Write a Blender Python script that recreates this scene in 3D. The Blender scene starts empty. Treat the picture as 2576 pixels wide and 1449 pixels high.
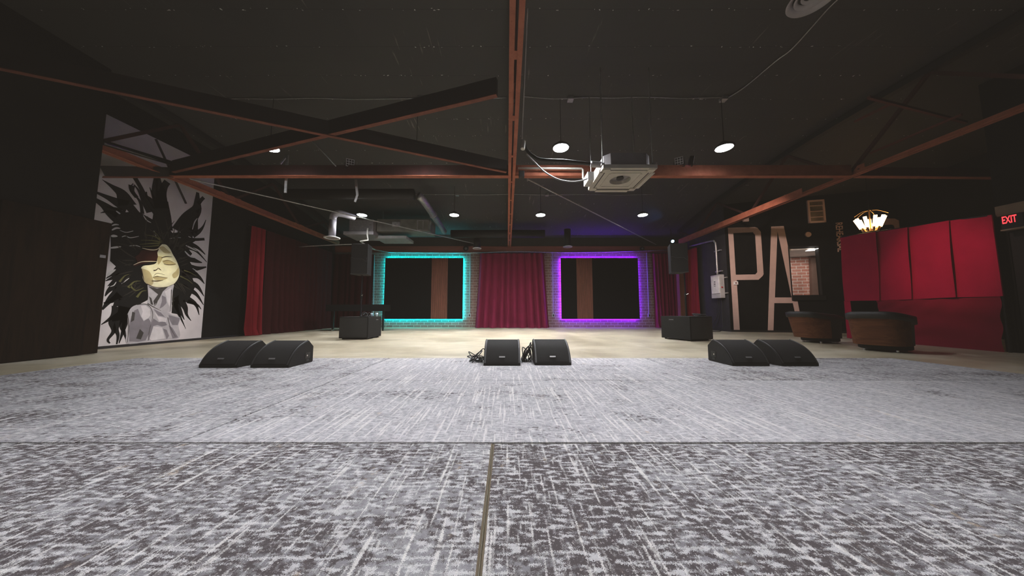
import bpy, bmesh, math, random
from mathutils import Vector, Matrix, geometry
random.seed(7)
scn = bpy.context.scene
COL = scn.collection
PI = math.pi
# ------------------------------------------------------------------ camera
F, PX, PY, CAMZ = 730.0, 1276.0, 724.5, 0.75
TH = math.atan(58.5 / F)
CT, ST = math.cos(TH), math.sin(TH)
cam = bpy.data.cameras.new('camera'); co = bpy.data.objects.new('camera', cam); COL.objects.link(co)
cam.sensor_width = 36; cam.lens = 36 * F / 2576; cam.shift_x = 12 / 2576
cam.clip_start = .02; cam.clip_end = 100
co.location = (0, 0, CAMZ); co.rotation_euler = (PI / 2 + TH, 0, 0)
scn.camera = co

def ray(px, py):
    x = (px - PX) / F; z = -(py - PY) / F
    return Vector((x, CT - z * ST, z * CT + ST))
C0 = Vector((0, 0, CAMZ))
def onY(px, py, Y):
    r = ray(px, py); return C0 + r * (Y / r.y)
def onX(px, py, X):
    r = ray(px, py); return C0 + r * (X / r.x)
def onZ(px, py, Z=0.0):
    r = ray(px, py); return C0 + r * ((Z - CAMZ) / r.z)
def onP(px, py, p, n):
    r = ray(px, py); p = Vector(p); n = Vector(n)
    return C0 + r * ((p - C0).dot(n) / r.dot(n))

# ------------------------------------------------------------------ materials
MATS = {}
def mat(name, col, rough=.6, metal=0, emit=None, estr=0, noise=None, bump=0, spec=.5):
    """plain procedural material: colour broken up by a noise, optional bump / emission"""
    if name in MATS: return MATS[name]
    m = bpy.data.materials.new(name); m.use_nodes = True
    nt = m.node_tree; b = nt.nodes['Principled BSDF']
    b.inputs['Roughness'].default_value = rough; b.inputs['Metallic'].default_value = metal
    b.inputs['Specular IOR Level'].default_value = spec
    c = (*col, 1)
    b.inputs['Base Color'].default_value = c
    if emit:
        b.inputs['Emission Color'].default_value = (*emit, 1); b.inputs['Emission Strength'].default_value = estr
    sc, amt = noise or (6, .12)
    tc = nt.nodes.new('ShaderNodeTexCoord'); n = nt.nodes.new('ShaderNodeTexNoise')
    n.inputs['Scale'].default_value = sc; n.inputs['Detail'].default_value = 4
    nt.links.new(tc.outputs['Object'], n.inputs['Vector'])
    r = nt.nodes.new('ShaderNodeValToRGB')
    r.color_ramp.elements[0].position = .3; r.color_ramp.elements[1].position = .7
    r.color_ramp.elements[0].color = (*[max(0, v * (1 - amt)) for v in col], 1)
    r.color_ramp.elements[1].color = (*[min(1, v * (1 + amt)) for v in col], 1)
    nt.links.new(n.outputs['Fac'], r.inputs['Fac']); nt.links.new(r.outputs['Color'], b.inputs['Base Color'])
    if bump:
        bp = nt.nodes.new('ShaderNodeBump'); bp.inputs['Strength'].default_value = bump; bp.inputs['Distance'].default_value = .01
        nt.links.new(n.outputs['Fac'], bp.inputs['Height']); nt.links.new(bp.outputs['Normal'], b.inputs['Normal'])
    MATS[name] = m
    return m

class NT:
    """small node-graph helper"""
    def __init__(s, name, rough=.8):
        s.m = bpy.data.materials.new(name); s.m.use_nodes = True; s.t = s.m.node_tree
        s.b = s.t.nodes['Principled BSDF']; s.b.inputs['Roughness'].default_value = rough
        MATS[name] = s.m
    def n(s, typ, **kw):
        nd = s.t.nodes.new(typ)
        for k, v in kw.items(): setattr(nd, k, v)
        return nd
    def put(s, v, inp):
        if hasattr(v, 'bl_idname') or isinstance(v, bpy.types.NodeSocket): s.t.links.new(v, inp)
        else: inp.default_value = v
    def math(s, op, a, b=0.0, c=0.0, clamp=False):
        nd = s.n('ShaderNodeMath', operation=op); nd.use_clamp = clamp
        for i, v in enumerate((a, b, c)): s.put(v, nd.inputs[i])
        return nd.outputs[0]
    def pos(s): return s.n('ShaderNodeNewGeometry').outputs['Position']
    def obj(s): return s.n('ShaderNodeTexCoord').outputs['Object']
    def sep(s, v):
        nd = s.n('ShaderNodeSeparateXYZ'); s.t.links.new(v, nd.inputs[0]); return nd.outputs
    def comb(s, x, y, z=0.0):
        nd = s.n('ShaderNodeCombineXYZ')
        for i, v in enumerate((x, y, z)): s.put(v, nd.inputs[i])
        return nd.outputs[0]
    def noise(s, vec, scale=1.0, detail=2.0, rough=.5, dist=0.0):
        nd = s.n('ShaderNodeTexNoise'); s.t.links.new(vec, nd.inputs['Vector'])
        nd.inputs['Scale'].default_value = scale; nd.inputs['Detail'].default_value = detail
        nd.inputs['Roughness'].default_value = rough; nd.inputs['Distortion'].default_value = dist
        return nd.outputs['Fac']
    def step(s, v, lo, hi):
        nd = s.n('ShaderNodeMapRange', interpolation_type='SMOOTHSTEP'); s.put(v, nd.inputs[0])
        s.put(lo, nd.inputs[1]); s.put(hi, nd.inputs[2]); return nd.outputs[0]
    def mix(s, f, a, b):
        nd = s.n('ShaderNodeMix', data_type='RGBA'); s.put(f, nd.inputs[0])
        for i, v in ((6, a), (7, b)):
            if isinstance(v, tuple): nd.inputs[i].default_value = (*v, 1)
            else: s.t.links.new(v, nd.inputs[i])
        return nd.outputs[2]
    def out(s, col, bump=None, strength=.3, dist=.01):
        s.t.links.new(col, s.b.inputs['Base Color'])
        if bump is not None:
            bp = s.n('ShaderNodeBump'); bp.inputs['Strength'].default_value = strength; bp.inputs['Distance'].default_value = dist
            s.t.links.new(bump, bp.inputs['Height']); s.t.links.new(bp.outputs['Normal'], s.b.inputs['Normal'])
        return s.m

def carpet_mat(name, dark, off, lite=1.0, wt=.0):
    g = NT(name, .95); g.b.inputs['Specular IOR Level'].default_value = .1
    P = g.sep(g.pos()); x = g.math('ADD', P[0], off); y = P[1]
    v = g.comb(x, y)
    fz = g.math('MULTIPLY', g.math('SUBTRACT', g.noise(v, 240, 2), .5), .020)       # fuzzy yarn edges
    fz2 = g.math('MULTIPLY', g.math('SUBTRACT', g.noise(g.comb(y, x), 230, 2), .5), .030)
    xx = g.math('ADD', x, fz); yy = g.math('ADD', y, fz2)
    sc = lambda a, b, d=2, r=.6, px=xx, py=yy: g.noise(g.comb(g.math('MULTIPLY', px, a), g.math('MULTIPLY', py, b)), 1, d, r)
    warp = sc(48, 1.7, 3); warp2 = sc(70, 11)        # long and short yarns along the room
    weft = sc(17, 62); weft2 = sc(4, 48)            # dashes across the room
    cell = sc(30, 46, 3)
    patch = g.noise(g.comb(g.math('MULTIPLY', x, 2.2), g.math('MULTIPLY', y, 3.6)), 1, 4, .7)
    big = g.noise(v, .6, 2)
    dk = g.math('ADD', g.math('ADD', g.math('MULTIPLY', patch, .85), g.math('MULTIPLY', cell, .85)), g.math('MULTIPLY', big, .4))
    dk = g.step(dk, 1.14 - dark, 1.30 - dark)
    grey = g.mix(g.step(cell, .32, .68), tuple(min(.8, q * lite) for q in (.28, .27, .28)), tuple(min(.8, q * lite) for q in (.48, .465, .475)))
    c = g.mix(dk, grey, (.085, .070, .072))
    c = g.mix(g.math('MULTIPLY', g.step(weft, .525 + wt * .3, .60 + wt * .3), .82), c, (.70, .68, .68))
    c = g.mix(g.math('MULTIPLY', g.step(weft2, .60, .68), .7), c, (.70, .68, .67))
    c = g.mix(g.math('MULTIPLY', g.step(warp2, .60, .68), .7), c, (.78, .75, .725))
    c = g.mix(g.math('MULTIPLY', g.math('MULTIPLY', g.step(warp, .585 - wt, .64 - wt), g.step(cell, .70, .45)), .85), c, (.82, .78, .745))
    spk = g.step(g.noise(v, 95, 2), .60, .70)
    c = g.mix(g.math('MULTIPLY', g.math('MULTIPLY', spk, dk), .7), c, (.55, .50, .47))
    tan = g.math('MULTIPLY', g.step(sc(7, 2.5, 3, .6, x, y), .62, .72), g.step(cell, .5, .6))
    c = g.mix(g.math('MULTIPLY', tan, .6), c, (.55, .42, .29))
    pile = g.noise(v, 420, 1)
    c = g.mix(g.math('MULTIPLY', g.step(pile, .62, .30), .35), c, (.12, .11, .115))
    return g.out(c, g.math('ADD', pile, g.math('MULTIPLY', weft, .6)), .6, .006)
def concrete_mat():
    g = NT('polished_concrete', .42); v = g.pos(); P = g.sep(v)
    a = g.noise(v, .9, 6, .65, .6); b = g.noise(g.comb(g.math('MULTIPLY', P[0], .5), g.math('MULTIPLY', P[1], 1.6)), 1.2, 5, .6); f = g.noise(v, 30, 4, .7)
    c = g.mix(g.step(a, .32, .68), (.34, .285, .185), (.54, .475, .345))
    c = g.mix(g.math('MULTIPLY', g.step(b, .5, .72), .6), c, (.62, .57, .46))
    c = g.mix(g.math('MULTIPLY', g.step(f, .55, .8), .3), c, (.2, .17, .13))
    lx = g.math('ABSOLUTE', g.math('SUBTRACT', P[0], 2.9))
    c = g.mix(g.math('MULTIPLY', g.math('LESS_THAN', lx, .012), .5), c, (.6, .57, .52))
    rg = g.step(a, .2, .9); g.t.links.new(g.math('MULTIPLY_ADD', rg, .2, .34), g.b.inputs['Roughness'])
    return g.out(c, f, .05)
def ceiling_mat():
    g = NT('black_ceiling_board', .75); v = g.pos(); P = g.sep(v)
    t = g.math('FRACT', g.math('DIVIDE', P[1], .61)); line = g.math('LESS_THAN', g.math('ABSOLUTE', g.math('SUBTRACT', t, .5)), .012)
    nail = g.math('MULTIPLY', g.math('LESS_THAN', g.math('ABSOLUTE', g.math('SUBTRACT', t, .5)), .03), g.step(g.noise(v, 26, 1), .70, .72))
    a = g.noise(v, .9, 5, .6); sheet = g.noise(g.comb(g.math('FLOOR', g.math('DIVIDE', P[0], 2.44)), g.math('FLOOR', g.math('DIVIDE', P[1], 1.22))), 3.7, 0)
    c = g.mix(a, (.010, .0097, .0088), (.027, .025, .022))
    c = g.mix(g.step(sheet, .35, .65), c, (.022, .0205, .0185))
    scr = g.math('MULTIPLY', g.step(g.noise(g.comb(g.math('MULTIPLY', P[0], 14), g.math('MULTIPLY', P[1], 1.0)), 1, 3, .6), .62, .72),
                 g.step(g.noise(g.comb(P[0], g.math('MULTIPLY', P[1], .7)), .8, 1), .52, .60))
    c = g.mix(g.math('MULTIPLY', scr, .55), c, (.24, .21, .18))
    c = g.mix(g.math('MULTIPLY', line, .8), c, (.006, .006, .006))
    c = g.mix(nail, c, (.55, .52, .48))
    return g.out(c, g.math('ADD', a, g.math('MULTIPLY', line, -.4)), .3)
def brick_mat(name, c1, c2, mortar, plane='xz', bw=.32, bh=.123):
    g = NT(name, .85); P = g.sep(g.pos() if plane == 'xz' else g.obj())
    br = g.n('ShaderNodeTexBrick'); g.t.links.new(g.comb(P[0], P[2]), br.inputs['Vector'])
    br.inputs['Color1'].default_value = (*c1, 1); br.inputs['Color2'].default_value = (*c2, 1); br.inputs['Mortar'].default_value = (*mortar, 1)
    br.inputs['Scale'].default_value = 1; br.inputs['Mortar Size'].default_value = .013; br.inputs['Mortar Smooth'].default_value = .2
    br.inputs['Brick Width'].default_value = bw; br.inputs['Row Height'].default_value = bh; br.inputs['Bias'].default_value = -.2
    n = g.noise(g.pos(), 9, 5, .7); n2 = g.noise(g.pos(), 1.1, 3)
    c = g.mix(g.math('MULTIPLY', g.step(n, .5, .8), .35), br.outputs['Color'], mortar)
    c = g.mix(g.math('MULTIPLY', n2, .5), c, tuple(v * .55 for v in c1))
    h = g.math('ADD', g.math('MULTIPLY', br.outputs['Fac'], -1.0), g.math('MULTIPLY', n, .3))
    return g.out(c, h, .8, .012)
def wood_mat(name, c1, c2, axis=2, scale=9, rough=.45, spec=.4):
    g = NT(name, rough); P = g.sep(g.obj()); s = [scale] * 3; s[axis] = scale * .07
    v = g.comb(*[g.math('MULTIPLY', P[i], s[i]) for i in range(3)])
    a = g.noise(v, 1, 5, .65, 1.2); b = g.noise(v, 4, 3)
    c = g.mix(g.step(a, .3, .7), c1, c2); c = g.mix(g.math('MULTIPLY', g.step(b, .55, .75), .4), c, tuple(v * .5 for v in c1))
    g.b.inputs['Specular IOR Level'].default_value = spec
    return g.out(c, a, .08)
def velvet_mat(name, col, sheen=.2, scale=18):
    g = NT(name, .85); v = g.pos(); a = g.noise(v, 2.2, 4); b = g.noise(v, scale, 3)
    c = g.mix(a, tuple(x * .75 for x in col), tuple(min(1, x * 1.2) for x in col))
    g.b.inputs['Sheen Weight'].default_value = sheen; g.b.inputs['Sheen Tint'].default_value = (*[min(1, x * 2.5) for x in col], 1)
    g.b.inputs['Specular IOR Level'].default_value = .1
    return g.out(c, b, .12)
def rust_mat(name, col, dark):
    g = NT(name, .8); g.b.inputs['Specular IOR Level'].default_value = .2; v = g.pos(); a = g.noise(v, 5, 5, .65); b = g.noise(v, 38, 3)
    c = g.mix(g.step(a, .3, .75), dark, col); c = g.mix(g.math('MULTIPLY', g.step(b, .6, .72), .35), c, tuple(x * .45 for x in dark))
    return g.out(c, a, .15)

M_con = concrete_mat(); M_ceil = ceiling_mat()
M_brick = brick_mat('painted_brick', (.22, .115, .09), (.30, .175, .14), (.44, .355, .30))
M_brick2 = brick_mat('red_brick', (.36, .14, .10), (.46, .21, .16), (.62, .52, .46), 'obj')
M_black = mat('black_wall_paint', (.006, .0058, .0055), .9, noise=(3, .3), spec=.1)
M_blue = mat('charcoal_wall_paint', (.024, .024, .027), .85, noise=(3, .25), spec=.25)
M_base = mat('black_baseboard', (.01, .009, .009), .5)
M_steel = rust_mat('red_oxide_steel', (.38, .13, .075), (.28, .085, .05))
M_steeld = rust_mat('dark_red_steel', (.10, .026, .020), (.06, .016, .013))  # darker copy of the red steel; shade is put into its colour
M_steelk = rust_mat('shaded_steel', (.045, .012, .010), (.028, .010, .008))  # red steel coloured near black to imitate unlit webs
M_timber = wood_mat('stained_timber', (.16, .06, .03), (.24, .10, .05))
M_fascia = wood_mat('reddish_fascia_board', (.17, .055, .038), (.25, .085, .06), 0)
M_blk = mat('matte_black', (.009, .0085, .008), .65, noise=(40, .2), spec=.25)
M_blkm = mat('black_metal', (.02, .02, .02), .35, .6)
M_grille = mat('monitor_grille', (.016, .0148, .0142), .7, 0, noise=(700, .7), bump=.5, spec=.2)
M_trim = mat('monitor_trim', (.035, .033, .032), .45)
M_badge = mat('badge_grey', (.24, .23, .22), .4, .5)
M_subp = mat('subwoofer_paint', (.010, .0095, .009), .75, noise=(160, .35), bump=.3, spec=.2)
M_cable = mat('black_cable', (.01, .01, .01), .5)
M_galv = mat('galvanised_metal', (.50, .49, .47), .4, .7, noise=(14, .2))
M_pvc = mat('white_pvc', (.70, .67, .60), .4)
M_white = mat('white_paint', (.80, .78, .75), .5)
M_acw = mat('aged_white_plastic', (.66, .60, .50), .45, noise=(5, .08))
M_acg = mat('grey_sheet_metal', (.36, .33, .33), .45, .3)
M_beige = mat('beige_wall_lettering', (.60, .42, .36), .7, noise=(4, .06))
M_velv = velvet_mat('magenta_velvet', (.17, .012, .040))
M_velr = velvet_mat('crimson_velvet', (.20, .010, .016)); M_veld = velvet_mat('shadowed_velvet', (.034, .004, .005), .1)  # second velvet: shade on the left curtains put into its colour
M_drape = velvet_mat('red_drape_cloth', (.38, .006, .040), .3, 60)
M_draped = velvet_mat('dark_red_drape_cloth', (.21, .005, .022), .3, 60)
M_foam = mat('black_acoustic_panel', (.006, .006, .006), .95, noise=(90, .4), bump=.3, spec=.1)
M_slat = wood_mat('walnut_slats', (.17, .058, .034), (.27, .10, .060), 2, 14, .6)
M_chair = wood_mat('rosewood_veneer', (.085, .027, .012), (.14, .052, .02), 0, 10, .7, .15)
M_uph = mat('black_leather', (.010, .010, .0095), .55, noise=(60, .2), bump=.15)
M_chrome = mat('chrome', (.7, .7, .7), .15, 1)
M_door = wood_mat('dark_stained_door', (.006, .0035, .0025), (.018, .009, .005), 2, 10, .8, .05)
def lens_mat(name, st, k=1.7):
    """lens optics throw most light straight down"""
    g = NT(name, .5); geo = g.n('ShaderNodeNewGeometry'); d = g.n('ShaderNodeVectorMath', operation='DOT_PRODUCT')
    g.t.links.new(geo.outputs['Incoming'], d.inputs[0]); g.t.links.new(geo.outputs['Normal'], d.inputs[1])
    f = g.math('MULTIPLY', g.math('POWER', g.math('ABSOLUTE', d.outputs['Value']), k), st)
    g.b.inputs['Emission Color'].default_value = (.93, .95, 1, 1); g.t.links.new(f, g.b.inputs['Emission Strength'])
    return g.m
M_lens = lens_mat('lit_lens', 860, 1.5); M_lens_side = lens_mat('lit_lens_side', 330, 1.7); M_lens_far = lens_mat('lit_lens_far', 1350, 1.5); M_lens_farside = lens_mat('lit_lens_far_side', 620, 1.7); M_lens_over = lens_mat('lit_lens_over', 580, 1.7)
M_teal = mat('teal_led', (.1, .5, .5), .5, emit=(.0, .55, .66), estr=210)
M_purp = mat('purple_led', (.3, .1, .5), .5, emit=(.15, .010, .95), estr=230)
M_exit = mat('exit_red', (.8, .05, .05), .5, emit=(1, .04, .05), estr=2.2)
M_bulb = mat('lit_filament', (1, .8, .5), .3, emit=(1, .60, .27), estr=8)
M_brass = mat('aged_brass', (.45, .30, .14), .3, .9)
M_tan = mat('tan_plaster', (.24, .16, .10), .8)
M_bluelens = mat('blue_lens', (.5, .8, .9), .3, emit=(.35, .8, 1), estr=14)
def glass_mat():
    m = bpy.data.materials.new('clear_glass'); m.use_nodes = True; t = m.node_tree; t.nodes.clear()
    o = t.nodes.new('ShaderNodeOutputMaterial'); tr = t.nodes.new('ShaderNodeBsdfTransparent'); gl = t.nodes.new('ShaderNodeBsdfGlossy')
    gl.inputs['Roughness'].default_value = .02; fr = t.nodes.new('ShaderNodeFresnel'); mx = t.nodes.new('ShaderNodeMixShader')
    fr.inputs['IOR'].default_value = 1.3
    t.links.new(fr.outputs[0], mx.inputs[0]); t.links.new(tr.outputs[0], mx.inputs[1]); t.links.new(gl.outputs[0], mx.inputs[2]); t.links.new(mx.outputs[0], o.inputs[0])
    return m
M_glass = glass_mat()

# ------------------------------------------------------------------ mesh builder
class MB:
    def __init__(s): s.bm = bmesh.new()
    def face(s, pts):
        try: return s.bm.faces.new([s.bm.verts.new(p) for p in pts])
        except ValueError: return None
    def box(s, c, size, rot=None, taper=1.0):
        c = Vector(c); hx, hy, hz = [v / 2 for v in size]; vs = []
        for z in (-hz, hz):
            k = taper if z > 0 else 1
            for x, y in ((-hx, -hy), (hx, -hy), (hx, hy), (-hx, hy)):
                v = Vector((x * k, y * k, z))
                if rot is not None: v = rot @ v
                vs.append(s.bm.verts.new(c + v))
        for f in ((3, 2, 1, 0), (4, 5, 6, 7), (0, 1, 5, 4), (1, 2, 6, 5), (2, 3, 7, 6), (3, 0, 4, 7)): s.bm.faces.new([vs[i] for i in f])
        return s
    def bb(s, a, b):
        a = Vector(a); b = Vector(b); return s.box((a + b) / 2, [abs(b[i] - a[i]) for i in range(3)])
    def bar(s, p, q, w, h, up=(0, 0, 1)):
        """rectangular bar from p to q, w across, h along 'up'"""
        p = Vector(p); q = Vector(q); d = q - p; L = d.length; d.normalize(); u = Vector(up)
        x = d.cross(u)
        if x.length < 1e-4: x = d.cross(Vector((1, 0, 0)))
        x.normalize(); u = x.cross(d)
        R = Matrix((x, d, u)).transposed()
        return s.box((p + q) / 2, (w, L, h), R)
    def ring(s, c, ax, r, seg, ref=None):
        ax = Vector(ax).normalized(); ref = Vector(ref) if ref else (Vector((0, 0, 1)) if abs(ax.z) < .9 else Vector((1, 0, 0)))
        u = ax.cross(ref).normalized(); v = ax.cross(u)
        return [s.bm.verts.new(Vector(c) + (u * math.cos(2 * PI * i / seg) + v * math.sin(2 * PI * i / seg)) * r) for i in range(seg)]
    def bridge(s, a, b):
        n = len(a)
        for i in range(n): s.bm.faces.new((a[i], a[(i + 1) % n], b[(i + 1) % n], b[i]))
    def cyl(s, p, q, r, r2=None, seg=12, cap=True):
        d = Vector(q) - Vector(p); a = s.ring(p, d, r, seg); b = s.ring(q, d, r if r2 is None else r2, seg); s.bridge(a, b)
        if cap: s.bm.faces.new(a[::-1]); s.bm.faces.new(b)
        return s
    def tube(s, pts, r, seg=8):
        pts = [Vector(p) for p in pts]; rs = []
        for i, p in enumerate(pts):
            d = pts[min(i + 1, len(pts) - 1)] - pts[max(i - 1, 0)]
            if d.length < 1e-6: d = Vector((0, 0, 1))
            rs.append(s.ring(p, d, r, seg))
        for a, b in zip(rs, rs[1:]):
            # best alignment, avoids twisted tubes
            k = min(range(seg), key=lambda k: sum((a[i].co - b[(i + k) % seg].co).length for i in range(0, seg, 2)))
            bb_ = b[k:] + b[:k]
            s.bridge(a, bb_)
        s.bm.faces.new(rs[0][::-1]); s.bm.faces.new(rs[-1]); return s
    def lathe(s, c, prof, seg=24, cap=True):
        c = Vector(c); rs = [[s.bm.verts.new(c + Vector((r * math.cos(2 * PI * i / seg), r * math.sin(2 * PI * i / seg), z))) for i in range(seg)] for r, z in prof]
        for a, b in zip(rs, rs[1:]): s.bridge(a, b)
        if cap: s.bm.faces.new(rs[0][::-1]); s.bm.faces.new(rs[-1])
        return s
    def prism(s, pts, d):
        """polygon (list of 3D points) pushed along d"""
        d = Vector(d); a = [s.bm.verts.new(p) for p in pts]; b = [s.bm.verts.new(Vector(p) + d) for p in pts]
        s.bm.faces.new(a[::-1]); s.bm.faces.new(b); s.bridge(a, b); return s
    def poly(s, loops, d=None):
        """flat polygon with holes, optional thickness d"""
        flat = [Vector(p) for l in loops for p in l]
        tris = geometry.tessellate_polygon([[Vector(p) for p in l] for l in loops])
        vs = [s.bm.verts.new(p) for p in flat]
        for t in tris:
            try: s.bm.faces.new([vs[i] for i in t])
            except ValueError: pass
        if d is not None:
            d = Vector(d); us = [s.bm.verts.new(p + d) for p in flat]
            for t in tris:
                try: s.bm.faces.new([us[i] for i in t][::-1])
                except ValueError: pass
            k = 0
            for l in loops:
                n = len(l)
                for i in range(n): s.bm.faces.new((vs[k + i], vs[k + (i + 1) % n], us[k + (i + 1) % n], us[k + i]))
                k += n
        return s
    def grid(s, fn, nu, nv):
        vs = [[s.bm.verts.new(fn(i / nu, j / nv)) for j in range(nv + 1)] for i in range(nu + 1)]
        for i in range(nu):
            for j in range(nv): s.bm.faces.new((vs[i][j], vs[i + 1][j], vs[i + 1][j + 1], vs[i][j + 1]))
        return s
    def build(s, name, m, parent=None, world=True, smooth=False, bevel=0, kind=None, label=None, base=None):
        me = bpy.data.meshes.new(name)
        bmesh.ops.recalc_face_normals(s.bm, faces=s.bm.faces)
        if smooth:
            for f in s.bm.faces: f.smooth = True
        o = bpy.data.objects.new(name, me); COL.objects.link(o)
        if parent is not None:
            o.parent = parent
            if world:
                mw = Matrix.Identity(4); q = parent; chain = []
                while q: chain.append(q); q = q.parent
                for q in reversed(chain): mw = mw @ Matrix.LocRotScale(q.location, q.rotation_euler, q.scale)
                s.bm.transform(mw.inverted())
        else:
            if base is None:
                xs = [v.co for v in s.bm.verts]
                base = Vector([(min(v[i] for v in xs) + max(v[i] for v in xs)) / 2 for i in range(2)] + [min(v[2] for v in xs)])
            base = Vector(base)
            s.bm.transform(Matrix.Translation(-base)); o.location = base
        s.bm.to_mesh(me); s.bm.free(); me.materials.append(m)
        if bevel:
            b = o.modifiers.new('bevel', 'BEVEL'); b.width = bevel; b.segments = 2; b.limit_method = 'ANGLE'; b.angle_limit = .7
        if smooth == 'auto':
            pass
        if kind: o['kind'] = kind
        if label: o['label'] = label
        return o
def thing(name, label, cat, loc=(0, 0, 0), rz=0, group=None):
    o = bpy.data.objects.new(name, None); COL.objects.link(o); o.location = loc; o.rotation_euler = (0, 0, rz); o.empty_display_size = .1
    return tag(o, label, cat, group)
def tag(o, label, cat, group=None):
    o['label'] = label; o['category'] = cat
    if group: o['group'] = group
    return o
def dup(root, loc, rz, label, group=None):
    r = root.copy(); COL.objects.link(r); r.location = loc; r.rotation_euler = (0, 0, rz); r['label'] = label
    if group: r['group'] = group
    for ch in list(root.children):
        c = ch.copy(); COL.objects.link(c); c.parent = r
        for g in ch.children:
            d = g.copy(); COL.objects.link(d); d.parent = c
    return r
def struct(name, mb, m, **k): return mb.build(name, m, kind='structure', **k)
def catmull(pts, n=8):
    pts = [Vector(p) for p in pts]; P = [pts[0]] + pts + [pts[-1]]; out = []
    for i in range(1, len(P) - 2):
        for k in range(n):
            t = k / n; a, b, c, d = P[i - 1:i + 3]
            out.append(.5 * ((2 * b) + (c - a) * t + (2 * a - 5 * b + 4 * c - d) * t * t + (3 * b - a - 3 * c + d) * t ** 3))
    return out + [pts[-1]]
def text_mesh(txt, M, depth=.004):
    cu = bpy.data.curves.new('t', 'FONT'); cu.body = txt; cu.size = 1; cu.extrude = 0; cu.offset = .018
    o = bpy.data.objects.new('t', cu); COL.objects.link(o)
    dg = bpy.context.evaluated_depsgraph_get(); me = bpy.data.meshes.new_from_object(o.evaluated_get(dg))
    mb = MB(); mb.bm.from_mesh(me)
    xs = [v.co.x for v in mb.bm.verts]; ys = [v.co.y for v in mb.bm.verts]
    x0, x1, y0, y1 = min(xs), max(xs), min(ys), max(ys)
    for v in mb.bm.verts: v.co = Vector(((v.co.x - x0) / (x1 - x0), (v.co.y - y0) / (y1 - y0), 0))
    mb.bm.transform(M)
    bpy.data.objects.remove(o); bpy.data.curves.remove(cu); bpy.data.meshes.remove(me)
    return mb

# ------------------------------------------------------------------ the room shell
YB, XL, XLN, XR = 13.5, -8.1, -7.35, 8.2
PA0 = Vector((XR, 10.73, 0)); PAD = Vector((.977, -.211, 0)).normalized(); PAN = Vector((PAD.y, -PAD.x, 0)).normalized()   # lettered wall: point, direction, outward normal (towards the room)
if PAN.y > 0: PAN = -PAN
def onPA(px, py, off=0.0): return onP(px, py, PA0 + PAN * off, PAN)
def zc(y): return 5.22 - (.0157 * (y - 5.5) ** 2 if y > 5.5 else 0)
struct('floor', MB().bb((-12, -7, -.2), (14, 16, 0)), M_con)
cm = MB(); ys = [-7, 0, 5.5, 6.5, 7.5, 8.5, 9.5, 10.5, 11.5, 12.5, 13.5, 14.2]
cm.prism([(-12, y, zc(y)) for y in ys] + [(-12, y, zc(y) + .2) for y in reversed(ys)], (26, 0, 0))
struct('ceiling', cm, M_ceil)
struct('wall_back', MB().bb((-9, YB, 0), (9, YB + .25, 4.6)), M_brick)
struct('wall_left', MB().bb((XL - .25, 5.05, 0), (XL, YB, 5.3)), M_black)
struct('wall_left_near', MB().bb((XL - .25, -7, 0), (XLN, 5.05, 5.4)), M_black)
struct('wall_right', MB().bb((XR, 10.73, 0), (XR + .25, YB, 5.2)), M_blue)
struct('wall_front', MB().bb((-9, -7.2, 0), (14, -7, 5.4)), M_black)
# lettered wall with the control-room window in it
W = [onPA(*p) for p in ((1983, 621), (2060, 618.5), (2067, 743), (1992.5, 743.5))]
uz = lambda p: ((Vector(p) - PA0).dot(PAD), p[2])
wu0, wu1 = (uz(W[0])[0] + uz(W[3])[0]) / 2, (uz(W[1])[0] + uz(W[2])[0]) / 2
wz1, wz0 = (W[0].z + W[1].z) / 2, (W[2].z + W[3].z) / 2
pa = lambda u, z, off=0.0: PA0 + PAD * u + PAN * off + Vector((0, 0, z))
UE = 5.2
wl = MB().poly([[pa(0, 0), pa(UE, 0), pa(UE, 5.2), pa(0, 5.2)], [pa(wu0, wz0), pa(wu0, wz1), pa(wu1, wz1), pa(wu1, wz0)]], -PAN * .15)
struct('wall_right_lettered', wl, M_black)
xe = pa(UE, 0)
struct('wall_right_end', MB().bb((xe.x, 5.42, 0), (xe.x + .2, xe.y + .3, 5.3)), M_black)
struct('wall_right_return', MB().bb((9.35, 5.32, 0), (xe.x + .2, 5.42, 5.3)), M_black)
struct('wall_right_near', MB().bb((9.35, -7, 0), (9.55, 5.32, 5.4)), M_black)
struct('baseboard_right', MB().bar(pa(0, .035, .01), pa(UE, .035, .01), .02, .07), M_base)
struct('baseboard_left', MB().bb((XL, 5.06, 0), (XL + .03, 8.9, .05)), M_base)
# back wall: reddish fascia board under the roof
struct('trim_1', MB().bb((-8.1, YB - .06, 3.50), (8.2, YB, 3.80)), M_fascia)
struct('trim_5', MB().bb((-8.1, YB - .03, 3.80), (8.2, YB, 4.5)), M_ceil)
# control room seen through the window
cr = lambda u, z, d: PA0 + PAD * u - PAN * d + Vector((0, 0, z))
wb = MB().poly([[cr(wu0 - 2, 0, 1.7), cr(wu1 + 4, 0, 1.7), cr(wu1 + 4, 3.2, 1.7), cr(wu0 - 2, 3.2, 1.7)]], -PAN * .1)
ob = wb.build('wall_control_room', M_brick2, kind='structure')
zcr = onP(2020, 645.5, PA0 - PAN * 1.7, PAN).z
cb = MB().prism([cr(wu0 - 2, zcr, .16), cr(wu1 + 4, zcr, .16), cr(wu1 + 4, zcr, 1.7), cr(wu0 - 2, zcr, 1.7)], (0, 0, .06))
struct('ceiling_control_room', cb, M_white)
lp = [onP(q[0], q[1], (0, 0, zcr - .01), (0, 0, 1)) for q in ((2026, 632), (2059, 630), (2059, 625), (2036, 628))]
struct('trim_4', MB().poly([lp], (0, 0, .008)), mat('ceiling_light_panel', (.9, .9, .9), .5, emit=(1, .97, .93), estr=3))
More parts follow.
